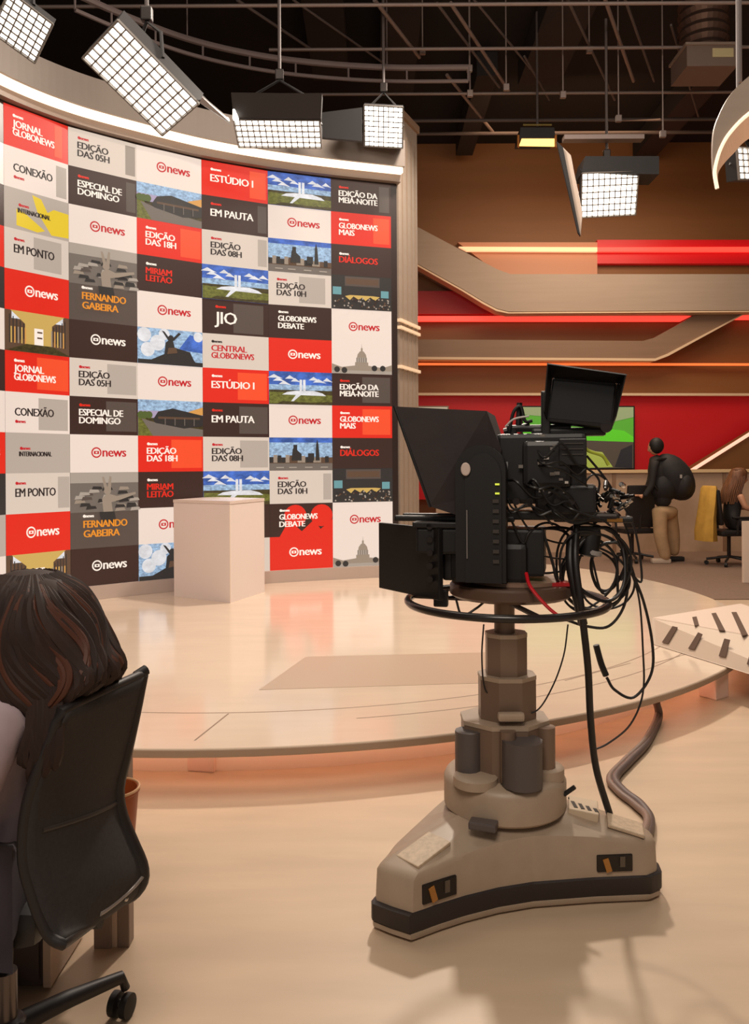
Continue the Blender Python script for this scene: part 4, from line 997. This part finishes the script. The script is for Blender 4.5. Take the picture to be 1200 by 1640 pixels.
# --- desk and bin behind the chair
DK = mat('desk_grey', (136, 116, 102), .5); DKL = mat('desk_edge', (196, 172, 150), .45)
d0 = G(176, 1520); 
desk = thing('desk', 'grey desk with vertical end panels behind the foreground chair', 'desk', (-.9, 2.5, 0))
TZ = .70
def post(px0, px1, pyb, y2, m, name, top=TZ):
    a = G(px0, pyb); b = G(px1, pyb); mb = MB(); y2 = .05; mb.box(((a.x+b.x)/2, a.y+y2/2, top/2), (b.x-a.x, y2, top), bev=.003); return mb.build(name, m, desk)
post(150, 178, 1520, .5, DK, 'end_panel'); post(178, 188, 1518, .5, DKL, 'panel_edge'); post(188, 207, 1518, .5, DK, 'end_panel')
mb = MB(); mb.box((-1.9, 2.22, TZ+.012), (1.4, .5, .025), bev=.004); mb.build('worktop', DK, desk)
mb = MB(); mb.box((-1.3, 2.455, TZ-.03), (.95, .04, .06), bev=.004); mb.build('rail', DK, desk)
ca = G(30, 1600); 
ped2 = thing('drawer_cabinet', 'dark drawer pedestal beneath the desk at the lower left', 'drawer unit', (-1.0, 2.3, 0))
a = G(-60, 1585); b = G(70, 1585)
mb = MB(); mb.box(((a.x+b.x)/2, a.y+.2, .3), (b.x-a.x, .4, .58), bev=.004); mb.build('cabinet', mat('cabinet_dark', (84, 70, 66), .5), ped2)
mb = MB(); mb.box(((a.x+b.x)/2, a.y-.006, .42), (b.x-a.x-.02, .012, .26), bev=.003); f1 = mb.build('drawer', mat('drawer_dark', (76, 62, 58), .5), ped2)
mb = MB(); mb.box(((a.x+b.x)/2, a.y-.006, .15), (b.x-a.x-.02, .012, .24), bev=.003); mb.build('drawer', MATS['drawer_dark'], ped2)
mb = MB(); mb.box((b.x+.012, a.y+.12, .3), (.022, .26, .58), bev=.002); mb.build('side_edge', DKL, ped2)
bn = thing('waste_bin', 'orange brown round waste bin against the desk end panel', 'bin', (-.765, 2.345, .27))
mb = MB(); bc = Vector((-.765, 2.345, 0)); R_ = .075
mb.lathe([(.052, .27), (.055, .275), (R_, .508), (R_+.004, .512), (R_+.004, .52), (R_-.004, .52), (R_-.006, .508), (.048, .285)], bc, 36); 
mb.v = mb.v
mb.build('bucket', mat('bin_orange', (168, 84, 36), .45), bn, smooth=True)
mb = MB(); mb.tube([(bc.x+(R_+.002)*math.cos(2*PI*k/36), bc.y+(R_+.002)*math.sin(2*PI*k/36), .521) for k in range(36)], .004, 6, closed=True); mb.build('rim', mat('rim_tan', (206, 160, 116), .4), bn, smooth=True)
mb = MB(); mb.box((bc.x, bc.y+.08, .46), (.05, .03, .02)); mb.build('hook', DMETAL, bn)

# ================================================================== NEWSROOM (far right)
# television on the red wall
tv = thing('television', 'wall television showing a green picture left of the standing person', 'television', P(930, 700, 14.7))
mb = MB(); poly(mb, [(836, 650), (1017, 650), (1017, 752), (836, 752)], 14.70, .16); mb.build('casing', BLACK, tv)
mb = MB()
def scrm(n_, c, k=.3): return mat('tv_'+n_, c, .3, emis=c, es=k)
mb.mat(scrm('green', (92, 176, 60))); poly(mb, [(838, 652), (1015, 652), (1015, 750), (838, 750)], 14.69, .008)
mb.mat(scrm('pale', (150, 170, 130))); poly(mb, [(838, 652), (1015, 652), (1015, 668), (980, 676), (838, 664)], 14.683, .005)
mb.mat(scrm('bright', (96, 214, 50))); poly(mb, [(838, 690), (950, 684), (1000, 690), (1015, 700), (1015, 708), (838, 702)], 14.683, .005)
mb.mat(scrm('grey', (84, 76, 66))); poly(mb, [(838, 702), (1015, 708), (1015, 750), (838, 750)], 14.68, .005)
mb.mat(scrm('lime', (170, 190, 90))); poly(mb, [(925, 700), (945, 722), (965, 724), (982, 748), (925, 750)], 14.675, .004)
mb.mat(scrm('dark', (46, 46, 50))); poly(mb, [(985, 748), (995, 720), (1013, 712), (1013, 750)], 14.675, .004)
mb.build('picture', None, tv)
tv2 = thing('television', 'small pale wall monitor beside the pillar, above the prompter hood', 'television', P(690, 670, 14.7))
mb = MB(); poly(mb, [(640, 650), (719, 650), (719, 700), (640, 700)], 14.70, .16); mb.build('casing', mat('monitor_grey', (140, 120, 104), .4), tv2)
mb = MB(); poly(mb, [(642, 652), (717, 652), (717, 698), (642, 698)], 14.69, .008); mb.build('picture', scrm('haze', (168, 160, 142), .6), tv2)

# standing person with backpack
pd = 11.8
def Q(px, py, d=pd): return P(px, py, d)
sp = thing('person', 'person standing in khaki trousers with a bulky black backpack', 'person', G(1066, 905))
DT = mat('dark_top', (34, 30, 30), .8); KH = mat('khaki', (186, 152, 114), .8, noise=.12, nscale=7)
kb = G(1066, 906).z
J = {'pel': (Q(1064, 815), (.16, .13)), 'wst': (Q(1059, 788), (.17, .15)), 'chs': (Q(1056, 760), (.18, .17)), 'shc': (Q(1052, 737), (.1, .09)), 'nk': (Q(1049, 730), .05),
     'sN': (Q(1048, 744, pd-.17), .06), 'eN': (Q(1044, 778, pd-.2), .05), 'wN': (Q(1032, 796, pd-.2), .035),
     'sF': (Q(1048, 744, pd+.17), .06), 'eF': (Q(1040, 776, pd+.2), .05), 'wF': (Q(1028, 794, pd+.12), .035)}
skin_ok('body', J, [('pel', 'wst'), ('wst', 'chs'), ('chs', 'shc'), ('shc', 'nk'), ('shc', 'sN'), ('sN', 'eN'), ('eN', 'wN'), ('shc', 'sF'), ('sF', 'eF'), ('eF', 'wF')], DT, sp)
J = {'pel': (Q(1064, 812), (.17, .14)), 'h1': (Q(1057, 822, pd-.09), .115), 'k1': (Q(1058, 860, pd-.1), .10), 'a1': (Q(1068, 899, pd-.08), .085),
     'h2': (Q(1073, 822, pd+.09), .115), 'k2': (Q(1079, 858, pd+.12), .10), 'a2': (Q(1080, 891, pd+.15), .08)}
skin_ok('trousers', J, [('pel', 'h1'), ('h1', 'k1'), ('k1', 'a1'), ('pel', 'h2'), ('h2', 'k2'), ('k2', 'a2')], KH, sp)
for px, dd in ((1062, -.08), (1084, .15)):
    f0 = Q(px, 905, pd+dd); mb = MB(); mb.box((f0.x-.03, f0.y, .045), (.28, .1, .075), bev=.03); mb.build('shoe', mat('shoe_white' if dd < 0 else 'shoe_black', (200, 180, 160) if dd < 0 else (30, 26, 26), .6), sp, smooth=True)
hc2 = Q(1049, 716); mb = head_mesh(hc2, (-1, .15, -.35), (-.2, 0, 1)); hh = mb.build('head', SKIN, sp, smooth=True); eyes(hh, hc2, (-1, .15, -.35), (-.2, 0, 1))
mb = MB(); mb.ball(hc2+Vector((.02, -.01, .02)), (.108, .098, .12)); mb.build('hair', mat('hair_black', (22, 18, 18), .6), sp, smooth=True)
for t_, wx in (('N', J), ('F', J)):
    w0 = Q(1032, 796, pd-.2) if t_ == 'N' else Q(1028, 794, pd+.12)
    jj = {t_+'wr': (w0, .03)}; ee = []; fingers(jj, ee, w0, (-1, .2, .3), (0, 0, 1), (0, 1 if t_ == 'N' else -1, 0), 1.05, t_, .6); skin_ok('hand', jj, ee, SKIN, sp, 1)
bpk = thing('backpack', 'bulging black backpack worn by the person standing by the red wall', 'backpack', Q(1080, 790))
mb = MB(); mb.ball(Q(1080, 764), (.25, .25, .38), Matrix.Rotation(-.6, 3, 'Y'), 24); mb.ball(Q(1062, 778), (.24, .22, .24), None, 18); mb.build('bag', mat('bag_black', (30, 28, 30), .7, noise=.3, nscale=6), bpk, smooth=True)
mb = MB(); mb.ball(Q(1092, 775, 11.72), (.14, .2, .2), None, 18); mb.build('front_pocket', mat('bag_pocket', (38, 35, 37), .7), bpk, smooth=True)
for s in (-1, 1):
    mb = MB(); mb.tube(catmull([Q(1068, 735, pd+.12*s), Q(1050, 738, pd+.15*s), Q(1043, 757, pd+.16*s), Q(1052, 782, pd+.16*s), Q(1068, 790, pd+.12*s)]), .022, 8); mb.build('strap', BLACK, bpk, smooth=True)
mb = MB(); mb.box(Q(1091, 763, 11.5), (.03, .01, .05)); mb.build('zip_tab', mat('zip_pale', (170, 165, 160), .4), bpk)

# far office chairs
def far_chair(loc, rz, label, back_h=.55):
    t = thing('office_chair', label, 'chair', loc, rz=rz)
    def L(mb, n_, m=CH, sm=True): return mb.build(n_, m, t, smooth=sm, local=True)
    mb = MB(); mb.box((0, 0, .46), (.48, .48, .08), bev=.035); L(mb, 'seat')
    mb = MB(); mb.box((-.24, 0, .82), (.06, .44, back_h), Matrix.Rotation(-.12, 3, 'Y'), bev=.028); L(mb, 'backrest')
    mb = MB(); mb.bar((-.2, 0, .44), (-.25, 0, .7), .02); L(mb, 'back_spine')
    mb = MB(); mb.cyl((0, 0, .28), .025, .3); L(mb, 'gas_rod', DMETAL)
    for s in (-1, 1):
        mb = MB(); mb.tube([(-.02, .26*s, .45), (-.02, .28*s, .66), (-.1, .28*s, .68), (.14, .28*s, .68)], .018); L(mb, 'armrest')
    for k in range(5):
        a = 2*PI*k/5+.3; mb = MB(); mb.bar((0, 0, .12), (.3*math.cos(a), .3*math.sin(a), .08), .018); g_ = L(mb, 'base_leg')
        mb = MB(); mb.cyl((.3*math.cos(a), .3*math.sin(a), .031), .03, .04, 14, Matrix.Rotation(a, 3, 'Z') @ Matrix.Rotation(PI/2, 3, 'X')); mb.build('caster', BLACKR, g_, smooth=True, local=True)
    return t
g1 = G(1168, 906); far_chair((g1.x, g1.y, .012), .1, 'black office chair holding the yellow jacket at the right edge', .5)
g2 = G(1013, 900); far_chair((g2.x, g2.y, .012), PI*.5+.2, 'empty black office chair left of the standing person', .62)
# jacket on the chair back
jk = P(1146, 830, g1.y); JY = mat('jacket_yellow', (206, 160, 70), .8, noise=.12, nscale=8)
mb = MB(); n = 20; R0 = []
for z, sx, sy, ox in ((1.13, .05, .2, 0), (1.09, .07, .24, -.01), (.9, .08, .25, -.03), (.7, .1, .24, -.05), (.5, .12, .25, -.06), (.36, .13, .22, -.05)):
    R0.append([Vector((g1.x-.27+ox+sx*(1+.12*math.sin(5*a_))*math.cos(a_), g1.y+sy*(1+.06*math.sin(7*a_))*math.sin(a_), z)) for a_ in [2*PI*k/n for k in range(n)]])
loft(mb, R0); o = mb.build('jacket', JY, None, smooth=True); tag(o, 'mustard yellow jacket hung over the back of the office chair at right', 'jacket')
# seated woman at right edge, facing right
sw = thing('person', 'person with long light brown hair seated at the desk at the right edge', 'person', (g1.x, g1.y, .5))
x0, y0 = g1.x+.02, g1.y
J = {'pel': ((x0, y0, .62), (.16, .15)), 'wst': ((x0+.02, y0, .76), (.13, .12)), 'chs': ((x0+.05, y0, .92), (.15, .13)), 'shc': ((x0+.09, y0, 1.05), (.09, .08)), 'nk': ((x0+.12, y0, 1.12), .05),
     'h1': ((x0+.05, y0-.1, .6), .1), 'k1': ((x0+.48, y0-.12, .6), .07), 'a1': ((x0+.48, y0-.12, .12), .05), 't1': ((x0+.6, y0-.12, .07), .04),
     'h2': ((x0+.05, y0+.1, .6), .1), 'k2': ((x0+.48, y0+.12, .6), .07), 'a2': ((x0+.48, y0+.12, .12), .05), 't2': ((x0+.6, y0+.12, .07), .04)}
skin_ok('body', J, [('pel', 'wst'), ('wst', 'chs'), ('chs', 'shc'), ('shc', 'nk'), ('pel', 'h1'), ('h1', 'k1'), ('k1', 'a1'), ('a1', 't1'), ('pel', 'h2'), ('h2', 'k2'), ('k2', 'a2'), ('a2', 't2')], DT, sw)
for s in (-1, 1):
    w0 = Vector((x0+.38, y0+.16*s, .80)); jj = {'s': ((x0+.06, y0+.16*s, 1.02), .055), 'e': ((x0+.12, y0+.23*s, .82), .042), 'Awr': (w0, .028)}; ee = [('s', 'e'), ('e', 'Awr')]
    fingers(jj, ee, w0, (1, -.1*s, 0), (0, 0, 1), (0, -s, 0), 1, 'A', .3); skin_ok('arm', jj, ee, SKIN, sw, 1)
hc3 = Vector((x0+.15, y0, 1.25)); mb = head_mesh(hc3, (1, 0, -.3), (.1, 0, 1)); hh = mb.build('head', SKIN, sw, smooth=True); eyes(hh, hc3, (1, 0, -.3), (.1, 0, 1))
mb = MB(); R0 = []
for z, cx, r in ((1.385, .13, .03), (1.37, .13, .08), (1.32, .12, .115), (1.25, .10, .12), (1.15, .05, .125), (1.05, .02, .13), (.95, .01, .12), (.88, .01, .06)):
    R0.append([Vector((x0+cx+r*(1+.08*math.sin(6*a_+z*9))*math.cos(a_), y0+r*1.05*math.sin(a_), z)) for a_ in [2*PI*k/24 for k in range(24)]])
loft(mb, R0)
for k in range(22):
    a_ = PI*.35+1.3*PI*k/21; mb.tube(catmull([(x0+.12+.08*math.cos(a_), y0+.08*math.sin(a_), 1.36), (x0+.10+.122*math.cos(a_), y0+.125*math.sin(a_), 1.22), (x0+.03+.135*math.cos(a_+.1), y0+.14*math.sin(a_+.1), 1.05), (x0+.01+.12*math.cos(a_), y0+.12*math.sin(a_), .87+.04*rn.random())], 4), .012, 6)
mb.build('hair', mat('hair_lightbrown', (120, 78, 50), .5, noise=.3, nscale=12, stretch=(3, 3, .5)), sw, smooth=True)
# right edge desk
gd = G(1191, 935)
rdk = thing('desk', 'white panel-ended desk cut off by the right edge', 'desk', (gd.x, gd.y, 0))
mb = MB(); mb.box((gd.x+.9, gd.y+.02, .38), (1.8, .04, .74), bev=.004); mb.build('front_panel', mat('desk_white', (236, 214, 194), .45), rdk)
mb = MB(); mb.box((gd.x+1.2, gd.y+.45, .765), (1.3, .86, .03), bev=.004); mb.build('worktop', MATS['desk_white'], rdk)
mb = MB(); mb.box((gd.x+1.77, gd.y+.45, .38), (.06, .8, .74), bev=.004); mb.build('end_panel', MATS['desk_white'], rdk)

# ================================================================== CEILING GRID
PIPE = mat('pipe_grey', (140, 124, 118), .5, .3); PIPED = mat('pipe_dark', (88, 78, 76), .6)
pn = 0
GL = 'pipes of the lighting grid'
def pipe(a, b, r, label, m=PIPE):
    mb = MB(); mb.bar(a, b, r*.68, 10); o = mb.build('grid_pipe', m, smooth=True); tag(o, label, 'pipe', GL); return o
GZ = 6.3
def at_z(px, py, z): 
    r = ray(px, py); t = (z-CAMZ)/r.z; return Vector((r.x*t, t, z))
for py, lab in ((6, 'uppermost level pipe of the lighting grid, at the top of the picture'), (77, 'level grid pipe second from the top, crossing above the tungsten lamp'), (149, 'level grid pipe just above the small amber lamp'), (192, 'faint level grid pipe behind the amber lamp'), (213, 'lowest level grid pipe along the top of the brown wall')):
    y_ = at_z(900, py, GZ).y; pipe((-1.2 if py > 20 else -4, y_, GZ), (9.5, y_, GZ), .028 if py < 180 else .035, lab, PIPE if py in (6, 77, 149) else PIPED)
for i, (a, b, lab) in enumerate((((600, 0), (672, 92), 'slanting grid pipe left of centre under the ceiling'), ((700, 5), (800, 140), 'slanting grid pipe above the pillar'), ((722, 5), (815, 145), 'thin slanting grid pipe beside the one above the pillar'), ((905, -10), (985, 160), 'slanting grid pipe above the far bright softlight'), ((968, -5), (1015, 130), 'slanting grid pipe right of the far softlight'), ((1000, -5), (1048, 130), 'rightmost slanting grid pipe left of the duct'), ((716, 120), (790, 212), 'short slanting pipe ending at the top of the brown wall'), ((380, 0), (500, 80), 'slanting grid pipe above the curved track'))):
    z_ = 6.36+.04*(i % 3); pipe(at_z(*a, z_), at_z(*b, z_), .024 if i % 2 else .032, lab, PIPE if i % 2 == 0 else PIPED)
for i, (a, b, lab) in enumerate((((840, 90), (880, 160), 'short slanting pipe between the amber lamp and the second level pipe'), ((760, 0), (850, 110), 'faint slanting pipe in the middle of the ceiling'), ((1075, 40), (1120, 190), 'faint slanting pipe passing behind the vent box'), ((470, 0), (620, 105), 'faint slanting pipe crossing the curved track'))):
    pipe(at_z(*a, 6.5), at_z(*b, 6.5), .02, lab, PIPED)
# curved track
mb = MB(); pts = catmull([at_z(120, -10, 6.1), at_z(200, 25, 6.1), at_z(300, 62, 6.1), at_z(400, 86, 6.1), at_z(500, 100, 6.1), at_z(620, 108, 6.1), at_z(750, 108, 6.1)], 8)
mb.tube(pts, .035, 8); mb.tube([p+Vector((.0, .0, -.16)) for p in pts], .022, 8)
for p in pts[::6]: mb.bar(p, p+Vector((0, 0, -.16)), .012, 6)
for p in pts[4::12]: mb.bar(p, Vector((p.x, p.y, 7.4)), .008, 6)
tr = mb.build('curved_track', mat('track_grey', (120, 106, 104), .5), smooth=True); tag(tr, 'curved double rail track hanging under the black ceiling above the display wall', 'track')
# dark beams
for i, (px, py, w_) in enumerate(((640, 60, .5), (900, 40, .6), (520, 30, .5), (1080, 190, .4), (760, 185, .3))):
    p = at_z(px, py, 7.1); mb = MB(); mb.box((p.x, p.y, 7.2), (w_, 3.0, .35)); o = mb.build('ceiling_duct', mat('duct_dark', (38, 32, 32), .8)); tag(o, ['dark square duct above the curved track', 'dark square duct high above the far softlight', 'dark square duct in the top centre left', 'dark square duct beneath the silver duct outlet', 'dark square duct above the pillar'][i], 'duct', 'dark ducts under the ceiling')
# hanger rods with clamps
for i, (px, y0_, y1_) in enumerate(((677, 60, 82), (753, 90, 150), (752, 0, 110), (944, 45, 80), (902, 135, 152), (991, 170, 190), (811, 50, 140), (1062, 180, 215))):
    b0 = P(px, y1_, 9.6); mb = MB(); mb.bar(b0, Vector((b0.x, b0.y, 7.4)), .009, 6); mb.box(b0, (.07, .05, .08), bev=.01); o = mb.build('hanger_rod', PIPE); tag(o, 'thin clamped rod hanging from the black ceiling, '+['leftmost, above the pillar', 'ending at the amber lamp pipe', 'short one right of the pillar', 'above the bright far softlight', 'just right of the amber lamp', 'directly over the far softlight', 'left of the amber lamp', 'rightmost, below the vent box'][i], 'hanger', 'hanger rods with clamps')
# flexible silver duct and vent box
dct = thing('air_duct', 'crinkled silver flexible duct ending in a square ceiling vent', 'duct', P(1125, 90, 9.5))
mb = MB(); pt = P(1127, 92, 9.6); prf = []
for k in range(22): prf.append((.26+.03*(k % 2), k*.055))
mb.lathe(prf, (pt.x, pt.y, pt.z), 28); mb.build('flexible_hose', mat('duct_silver', (110, 88, 78), .35, .7), dct, smooth=False)
bx = P(1127, 106, 9.5); mb = MB(); mb.box((bx.x, bx.y, bx.z), (.58, .5, .24)); vb = mb.build('vent_box', mat('vent_brown', (112, 94, 84), .6), dct)
mb = MB(); mb.box((bx.x, bx.y, bx.z+.13), (.62, .54, .03)); mb.build('vent_flange', mat('flange', (140, 122, 110), .5), vb)
mb = MB(); mb.box((bx.x+.12, bx.y-.252, bx.z+.03), (.24, .01, .1)); mb.build('vent_label', mat('vent_cream', (186, 172, 130), .6), vb)

# ------------------------------------------------------------------ soft lights
LAMP = mat('lamp_cell', (255, 250, 242), .4, emis=(255, 246, 232), es=6.5)
HOUS = mat('housing_black', (30, 27, 28), .6)
def softlight(label, a, b, c, D, du, dv, nx, ny, depth=.16, yoke=True, group='bright studio softlights'):
    A_ = P(*a, D); k = D/FPX
    u = Vector(((b[0]-a[0])*k, du, -(b[1]-a[1])*k)); v = Vector(((c[0]-a[0])*k, dv, -(c[1]-a[1])*k))
    n_ = u.cross(v).normalized()
    if n_.y > 0: n_ = -n_
    # n_ faces the viewer / floor
    cen = A_+u/2+v/2
    t = thing('softlight', label, 'studio light', cen)
    mb = MB(); mb.prism([A_, A_+u, A_+u+v, A_+v], -n_*depth); mb.build('housing', HOUS, t)
    mb = MB(); i_ = .012
    un, vn = u.normalized()*i_, v.normalized()*i_
    mb.prism([A_+un+vn, A_+u-un+vn, A_+u+v-un-vn, A_+v+un-vn], n_*.006); mb.build('lamp_panel', LAMP, t)
    mb = MB(); h_ = n_*.022
    for i in range(nx+1):
        p = A_+u*(i/nx); mb.prism([p-un*.42, p+un*.42, p+v+un*.42, p+v-un*.42], h_)
    for j in range(ny+1):
        p = A_+v*(j/ny); mb.prism([p-vn*.42, p+vn*.42, p+u+vn*.42, p+u-vn*.42], h_)
    mb.build('egg_crate', mat('crate_grey', (120, 114, 108), .5), t)
    if yoke:
        bc_ = cen-n_*depth
        mb = MB(); e0 = A_+v/2-n_*depth*.5; e1 = A_+u+v/2-n_*depth*.5; top = bc_+Vector((0, 0, .35))
        mb.tube([e0, e0.lerp(top, .5)+(e0-cen)*.3, top, e1.lerp(top, .5)+(e1-cen)*.3, e1], .014, 6); mb.build('yoke', HOUS, t)
        mb = MB(); mb.bar(top, Vector((top.x, top.y, min(top.z+1.6, 7.4))), .016, 8); mb.build('hanging_pole', PIPED, t)
        mb = MB(); mb.box(top+Vector((0, 0, .05)), (.08, .06, .1), bev=.01); mb.build('clamp', DMETAL, t)
    return t, A_, u, v, n_
softlight('grid-fronted bright softlight at the top left corner', (-14, 50), (28, 2), (40, 82), 5.4, -.12, .16, 7, 6)
t, A_, u, v, n_ = softlight('large tilted softlight with many bright cells above the left of the display wall', (133, 91), (208, 63), (236, 177), 5.6, -.25, .41, 7, 10, .12)
mb = MB(); p0 = A_+u; p1 = A_+u+v; mb.prism([p0, p1, P(368, 198, 6.3), P(196, 22, 5.6)], -n_*.01); mb.build('barn_door', HOUS, t)
mb = MB(); mb.prism([p1, P(368, 196, 6.3), P(366, 190, 6.3), p1+Vector((.02, 0, .04))], -n_*.012); mb.build('door_edge', mat('door_edge', (120, 112, 108), .4), t)
t, A_, u, v, n_ = softlight('wide low softlight seen edge on above the middle of the display wall', (374, 190), (512, 192), (374, 214), 7.6, 0, .3, 14, 5, .22)
mb = MB(); mb.prism([P(370, 148, 7.4), P(516, 150, 7.4), P(514, 189, 7.55), P(374, 188, 7.55)], (0, .1, 0)); mb.build('barn_door', HOUS, t)
mb = MB(); mb.prism([P(373, 168, 7.5), P(381, 186, 7.5), P(381, 192, 7.5), P(373, 190, 7.5)], (0, .04, 0)); mb.build('side_glow', LAMP, t)
t, A_, u, v, n_ = softlight('square bright softlight just left of the pillar top', (583, 168), (646, 172), (583, 222), 8.6, 0, .2, 8, 8, .2)
mb = MB(); mb.prism([P(516, 180, 8.5), P(580, 172, 8.5), P(580, 226, 8.5), P(516, 220, 8.5)], (0, .05, 0)); mb.build('barn_door', HOUS, t)
t, A_, u, v, n_ = softlight('bright white softlight hanging in front of the brown wall', (932, 277), (1024, 272), (946, 329), 9.0, .02, .42, 10, 7, .1)
mb = MB(); mb.prism([P(938, 250, 9.0), P(1056, 250, 9.0), P(1056, 279, 9.0), P(932, 277, 9.0)], (0, .35, 0)); mb.build('top_housing', HOUS, t)
mb = MB(); mb.prism([P(898, 232, 8.9), P(914, 248, 8.9), P(933, 340, 8.9), P(930, 376, 8.9), P(906, 285, 8.9)], (.012, .03, 0)); mb.build('barn_door', mat('door_inside', (206, 186, 170), .4), t)
mb = MB(); mb.prism([P(892, 226, 8.88), P(902, 236, 8.88), P(930, 378, 8.88), P(926, 372, 8.88)], (.0, .03, 0)); mb.build('door_edge', HOUS, t)
softlight('partly hidden softlight behind the curved hoop at the right edge', (1178, 236), (1250, 214), (1187, 284), 7.0, .35, .06, 5, 5, .1)
# amber fresnel
am = thing('amber_lamp', 'small amber lamp with barn doors hanging above the brown wall', 'studio light', P(860, 220, 10.5))
mb = MB(); mb.prism([P(834, 204, 10.4), P(888, 204, 10.4), P(890, 222, 10.4), P(832, 222, 10.4)], (0, .35, 0)); mb.build('housing', HOUS, am)
mb = MB(); mb.prism([P(836, 222, 10.4), P(888, 222, 10.4), P(890, 234, 10.45), P(832, 233, 10.45)], (0, .02, -.0)); mb.build('lens', mat('amber_glow', (255, 200, 110), .4, emis=(255, 190, 96), es=3), am)
for s, px in ((-1, 829), (1, 889)):
    mb = MB(); mb.prism([P(px, 216, 10.38), P(px+3, 216, 10.38), P(px+3, 236, 10.3), P(px, 234, 10.3)], (0, .03, 0)); mb.build('barn_door', mat('door_amber', (190, 120, 60), .5), am)
mb = MB(); p = P(861, 203, 10.5); mb.bar(p, Vector((p.x, p.y, 7.3)), .016); mb.build('hanging_pole', PIPED, am)
mb = MB(); mb.bar(P(838, 200, 10.4), P(884, 200, 10.4), .012); mb.build('yoke', mat('yoke_olive', (120, 104, 50), .5), am)
mb = MB(); mb.box(P(1095, 0, 9.0)*0+P(966, 222, 9.2), (.9, .12, .05)); o = mb.build('grid_bracket', PIPE); tag(o, 'pale bracket bar holding the softlight in front of the brown wall', 'bracket')

# ------------------------------------------------------------------ curved hoop at the right edge
hp = thing('ceiling_hoop', 'curved beige suspended hoop with lit underside at the upper right edge', 'hoop', P(1200, 200, 5.0))
outer = [(1330, 40), (1260, 78), (1200, 122), (1170, 152), (1152, 185), (1143, 215), (1142, 262), (1147, 300)]
inner = [(1330, 110), (1262, 140), (1200, 182), (1170, 212), (1156, 235), (1148, 258), (1145, 278), (1149, 302)]
inn2 = [(1330, 170), (1265, 190), (1200, 222), (1175, 246), (1160, 262), (1152, 274), (1150, 284), (1151, 302)]
def smooth2(l, D): return catmull([P(x, y, D+i*.0) for i, (x, y) in enumerate(l)], 5)
o1, i1, i2 = smooth2(outer, 5.0), smooth2(inner, 5.0), smooth2(inn2, 5.45)
def ribbon(mb, a, b, th):
    n = len(a)
    for k in range(n-1):
        mb.prism([a[k], a[k+1], b[k+1], b[k]], th)
mb = MB(); ribbon(mb, o1, i1, (0, .02, 0)); mb.build('outer_face', BEIGE, hp)
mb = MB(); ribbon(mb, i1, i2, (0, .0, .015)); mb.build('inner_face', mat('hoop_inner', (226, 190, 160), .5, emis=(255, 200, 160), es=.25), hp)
mb = MB(); mb.tube(i1, [.012]*len(i1), 6); mb.build('light_edge', mat('hoop_led', (255, 225, 195), .4, emis=(255, 220, 190), es=1.0), hp)
mb = MB(); mb.tube([P(1149, 296, 5.0), P(1150, 303, 5.0)], .006, 6); mb.build('tip', BEIGE, hp)
mb = MB(); mb.bar(P(1186, 132, 5.2), Vector((P(1186, 132, 5.2).x, 5.2, 7.4)), .012); mb.build('hanging_wire', PIPED, hp)
